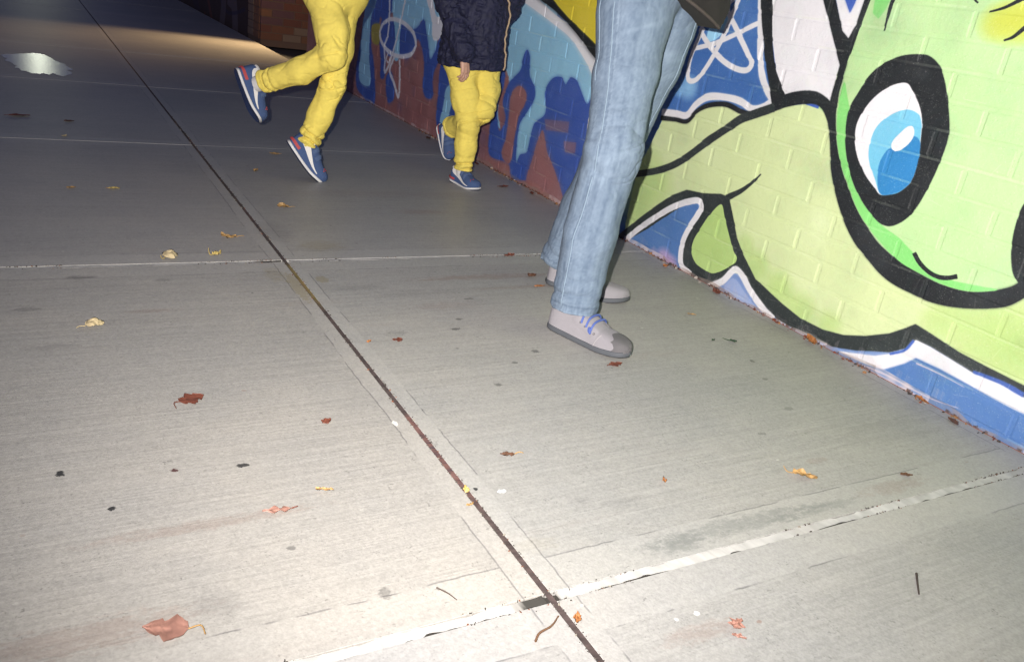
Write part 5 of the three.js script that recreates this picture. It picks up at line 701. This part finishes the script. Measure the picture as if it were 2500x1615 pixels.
leaf('small brick-red leaf above a torn scrap on the corner slab', 0.904, -0.657, 0.030, 0.024, 0.4, 'pink', 0.12, 0, { lobes: 0.8 });
leaf('torn red scrap below the brick-red leaf on the corner slab', 0.887, -0.634, 0.026, 0.011, -0.8, 'pink', 0.1, 0, { lobes: 1.1, tear: 1 });
leaf('tiny curled orange leaf crumb near the golden leaf', 1.051, -1.022, 0.020, 0.007, 1.2, 'orange', 0.35, 0);
leaf('curved orange leaf stalk lying by itself', 0.413, -1.178, 0.036, 0.006, -0.45, 'tan', 0.2, 0, { lobes: 0 });
leaf('red leaf crushed under the toe of the grey shoe', 1.283, -1.512, 0.055, 0.026, 0.1, 'red', 0.06, 0.012, { stem: 'red', lobes: 0.8 });
leaf('dark red leaf pressed against the heel of the rear shoe', 1.405, -2.155, 0.045, 0.03, 0.4, 'brown', 0.22, 0);
leaf('thin orange-red leaf strip beside the rear shoe', 1.38, -2.065, 0.05, 0.014, 0.1, 'orange', 0.08, 0);
leaf('dark red leaf curled on the mortar joint beside the jeans', 1.426, -2.351, 0.048, 0.02, 0.05, 'red', 0.35, 0);
leaf('dark green leaf with a twig on the slab before the wall', 1.751, -1.572, 0.026, 0.017, -0.5, 'green', 0.15, 0.03, { stem: 'green', bend: -0.3 });
leaf('small dark green leaflet next to the twig', 1.690, -1.590, 0.022, 0.008, 0.35, 'green', 0.1, 0);
leaf('faint tan leaf flake halfway between shoes and wall', 1.765, -1.775, 0.032, 0.012, -0.6, 'tan', 0.05, 0);
leaf('yellow-brown ragged leaf on the slab behind the mortar joint', 0.80, -2.936, 0.05, 0.028, 2.9, 'tan', 0.35, 0.03, { lobes: 0.9 });
leaf('small yellow leaf on the dark far slab', 0.263, -3.154, 0.042, 0.028, 0.0, 'yellow', 0.15, 0.012);
leaf('dull olive-brown leaf on the dark far slab', 0.13, -3.157, 0.038, 0.022, 0.3, 'tan', 0.08, 0);
leaf('small golden leaf in front of the kicked-up foot', 0.826, -3.473, 0.032, 0.02, 0.8, 'tan', 0.3, 0);
leaf('tan leaf behind the heel of the running child', 0.985, -3.80, 0.05, 0.022, 3.0, 'tan', 0.2, 0.015);
leaf('brown leaf far out on the dark slab', 0.184, -4.309, 0.05, 0.032, 0.2, 'brown', 0.12, 0);
leaf('small cream leaf far out on the dark slab', 0.15, -3.983, 0.034, 0.022, 1.0, 'pale', 0.2, 0);
leaf('large dark red leaf fading into the gloom', -0.01, -4.378, 0.10, 0.05, 0.2, 'red', 0.1, 0.03, { stem: 'red' });
leaf('dark red leaf lying off the wall beside the standing child', 1.915, -3.30, 0.07, 0.028, 0.2, 'red', 0.1, 0.015, { stem: 'red', lobes: 0.9 });
leaf('narrow red leaf against the foot of the blue paint', 2.005, -3.19, 0.06, 0.022, 1.2, 'red', 0.12, 0);
leaf('red leaf by the wall behind the lifted shoe', 2.0, -3.75, 0.06, 0.022, 1.4, 'red', 0.1, 0);
leaf('dark red leaf at the wall between the two children', 1.99, -4.35, 0.07, 0.03, 1.3, 'brown', 0.12, 0);
leaf('small orange leaf at the wall below the blue tooth shape', 1.995, -2.192, 0.03, 0.02, 0.5, 'orange', 0.35, 0);
leaf('red-brown leaf lodged at the wall below the white tooth', 2.012, -1.935, 0.05, 0.028, 1.25, 'red', 0.25, 0);
leaf('orange-brown leaf roll against the foot of the wall under the dark outline', 2.018, -1.518, 0.058, 0.022, 1.3, 'orange', 0.45, 0);
leaf('orange leaf strip at the foot of the wall under the white band', 2.028, -1.135, 0.05, 0.014, 1.5, 'orange', 0.2, 0);
leaf('dark brown leaf at the foot of the wall where the blue band ends', 2.005, -1.028, 0.05, 0.02, 1.2, 'brown', 0.1, 0);
leaf('brown leaf flake on the smooth margin above the pale joint', 1.622, -0.882, 0.034, 0.014, -0.5, 'brown', 0.08, 0);
leaf('orange leaf wedged in the dark joint below the crossing', 0.668, -0.752, 0.022, 0.013, 1.1, 'orange', 0.35, 0);
leaf('yellow leaf bit wedged in the dark joint', 0.655, -1.107, 0.022, 0.012, 1.4, 'yellow', 0.3, 0, { y: -0.001 });
leaf('tan leaf sliver beside the dark joint', 0.640, -1.062, 0.018, 0.006, 0.1, 'tan', 0.2, 0);
function twig(label, pts, r, col) { const g = thing('twig', label, 'twig', 'twigs on the pavement'); part('stick', tube(pts, r, 6, r * 0.6), std({ color: lin(...col), roughness: 0.85 }), g); }
twig('short hooked brown twig below the joint crossing', [[0.585, 0.002, -0.735], [0.597, 0.004, -0.745], [0.622, 0.004, -0.752], [0.645, 0.002, -0.768]], 0.002, [0.12, 0.06, 0.03]);
twig('straight dark twig on the corner slab', [[1.325, 0.002, -0.640], [1.30, 0.003, -0.620], [1.277, 0.002, -0.600]], 0.0022, [0.05, 0.035, 0.03]);
twig('thin dark twig above the joint crossing', [[0.497, 0.002, -0.885], [0.507, 0.003, -0.868], [0.515, 0.002, -0.850]], 0.0013, [0.07, 0.05, 0.04]);
renderer.render(scene, camera);
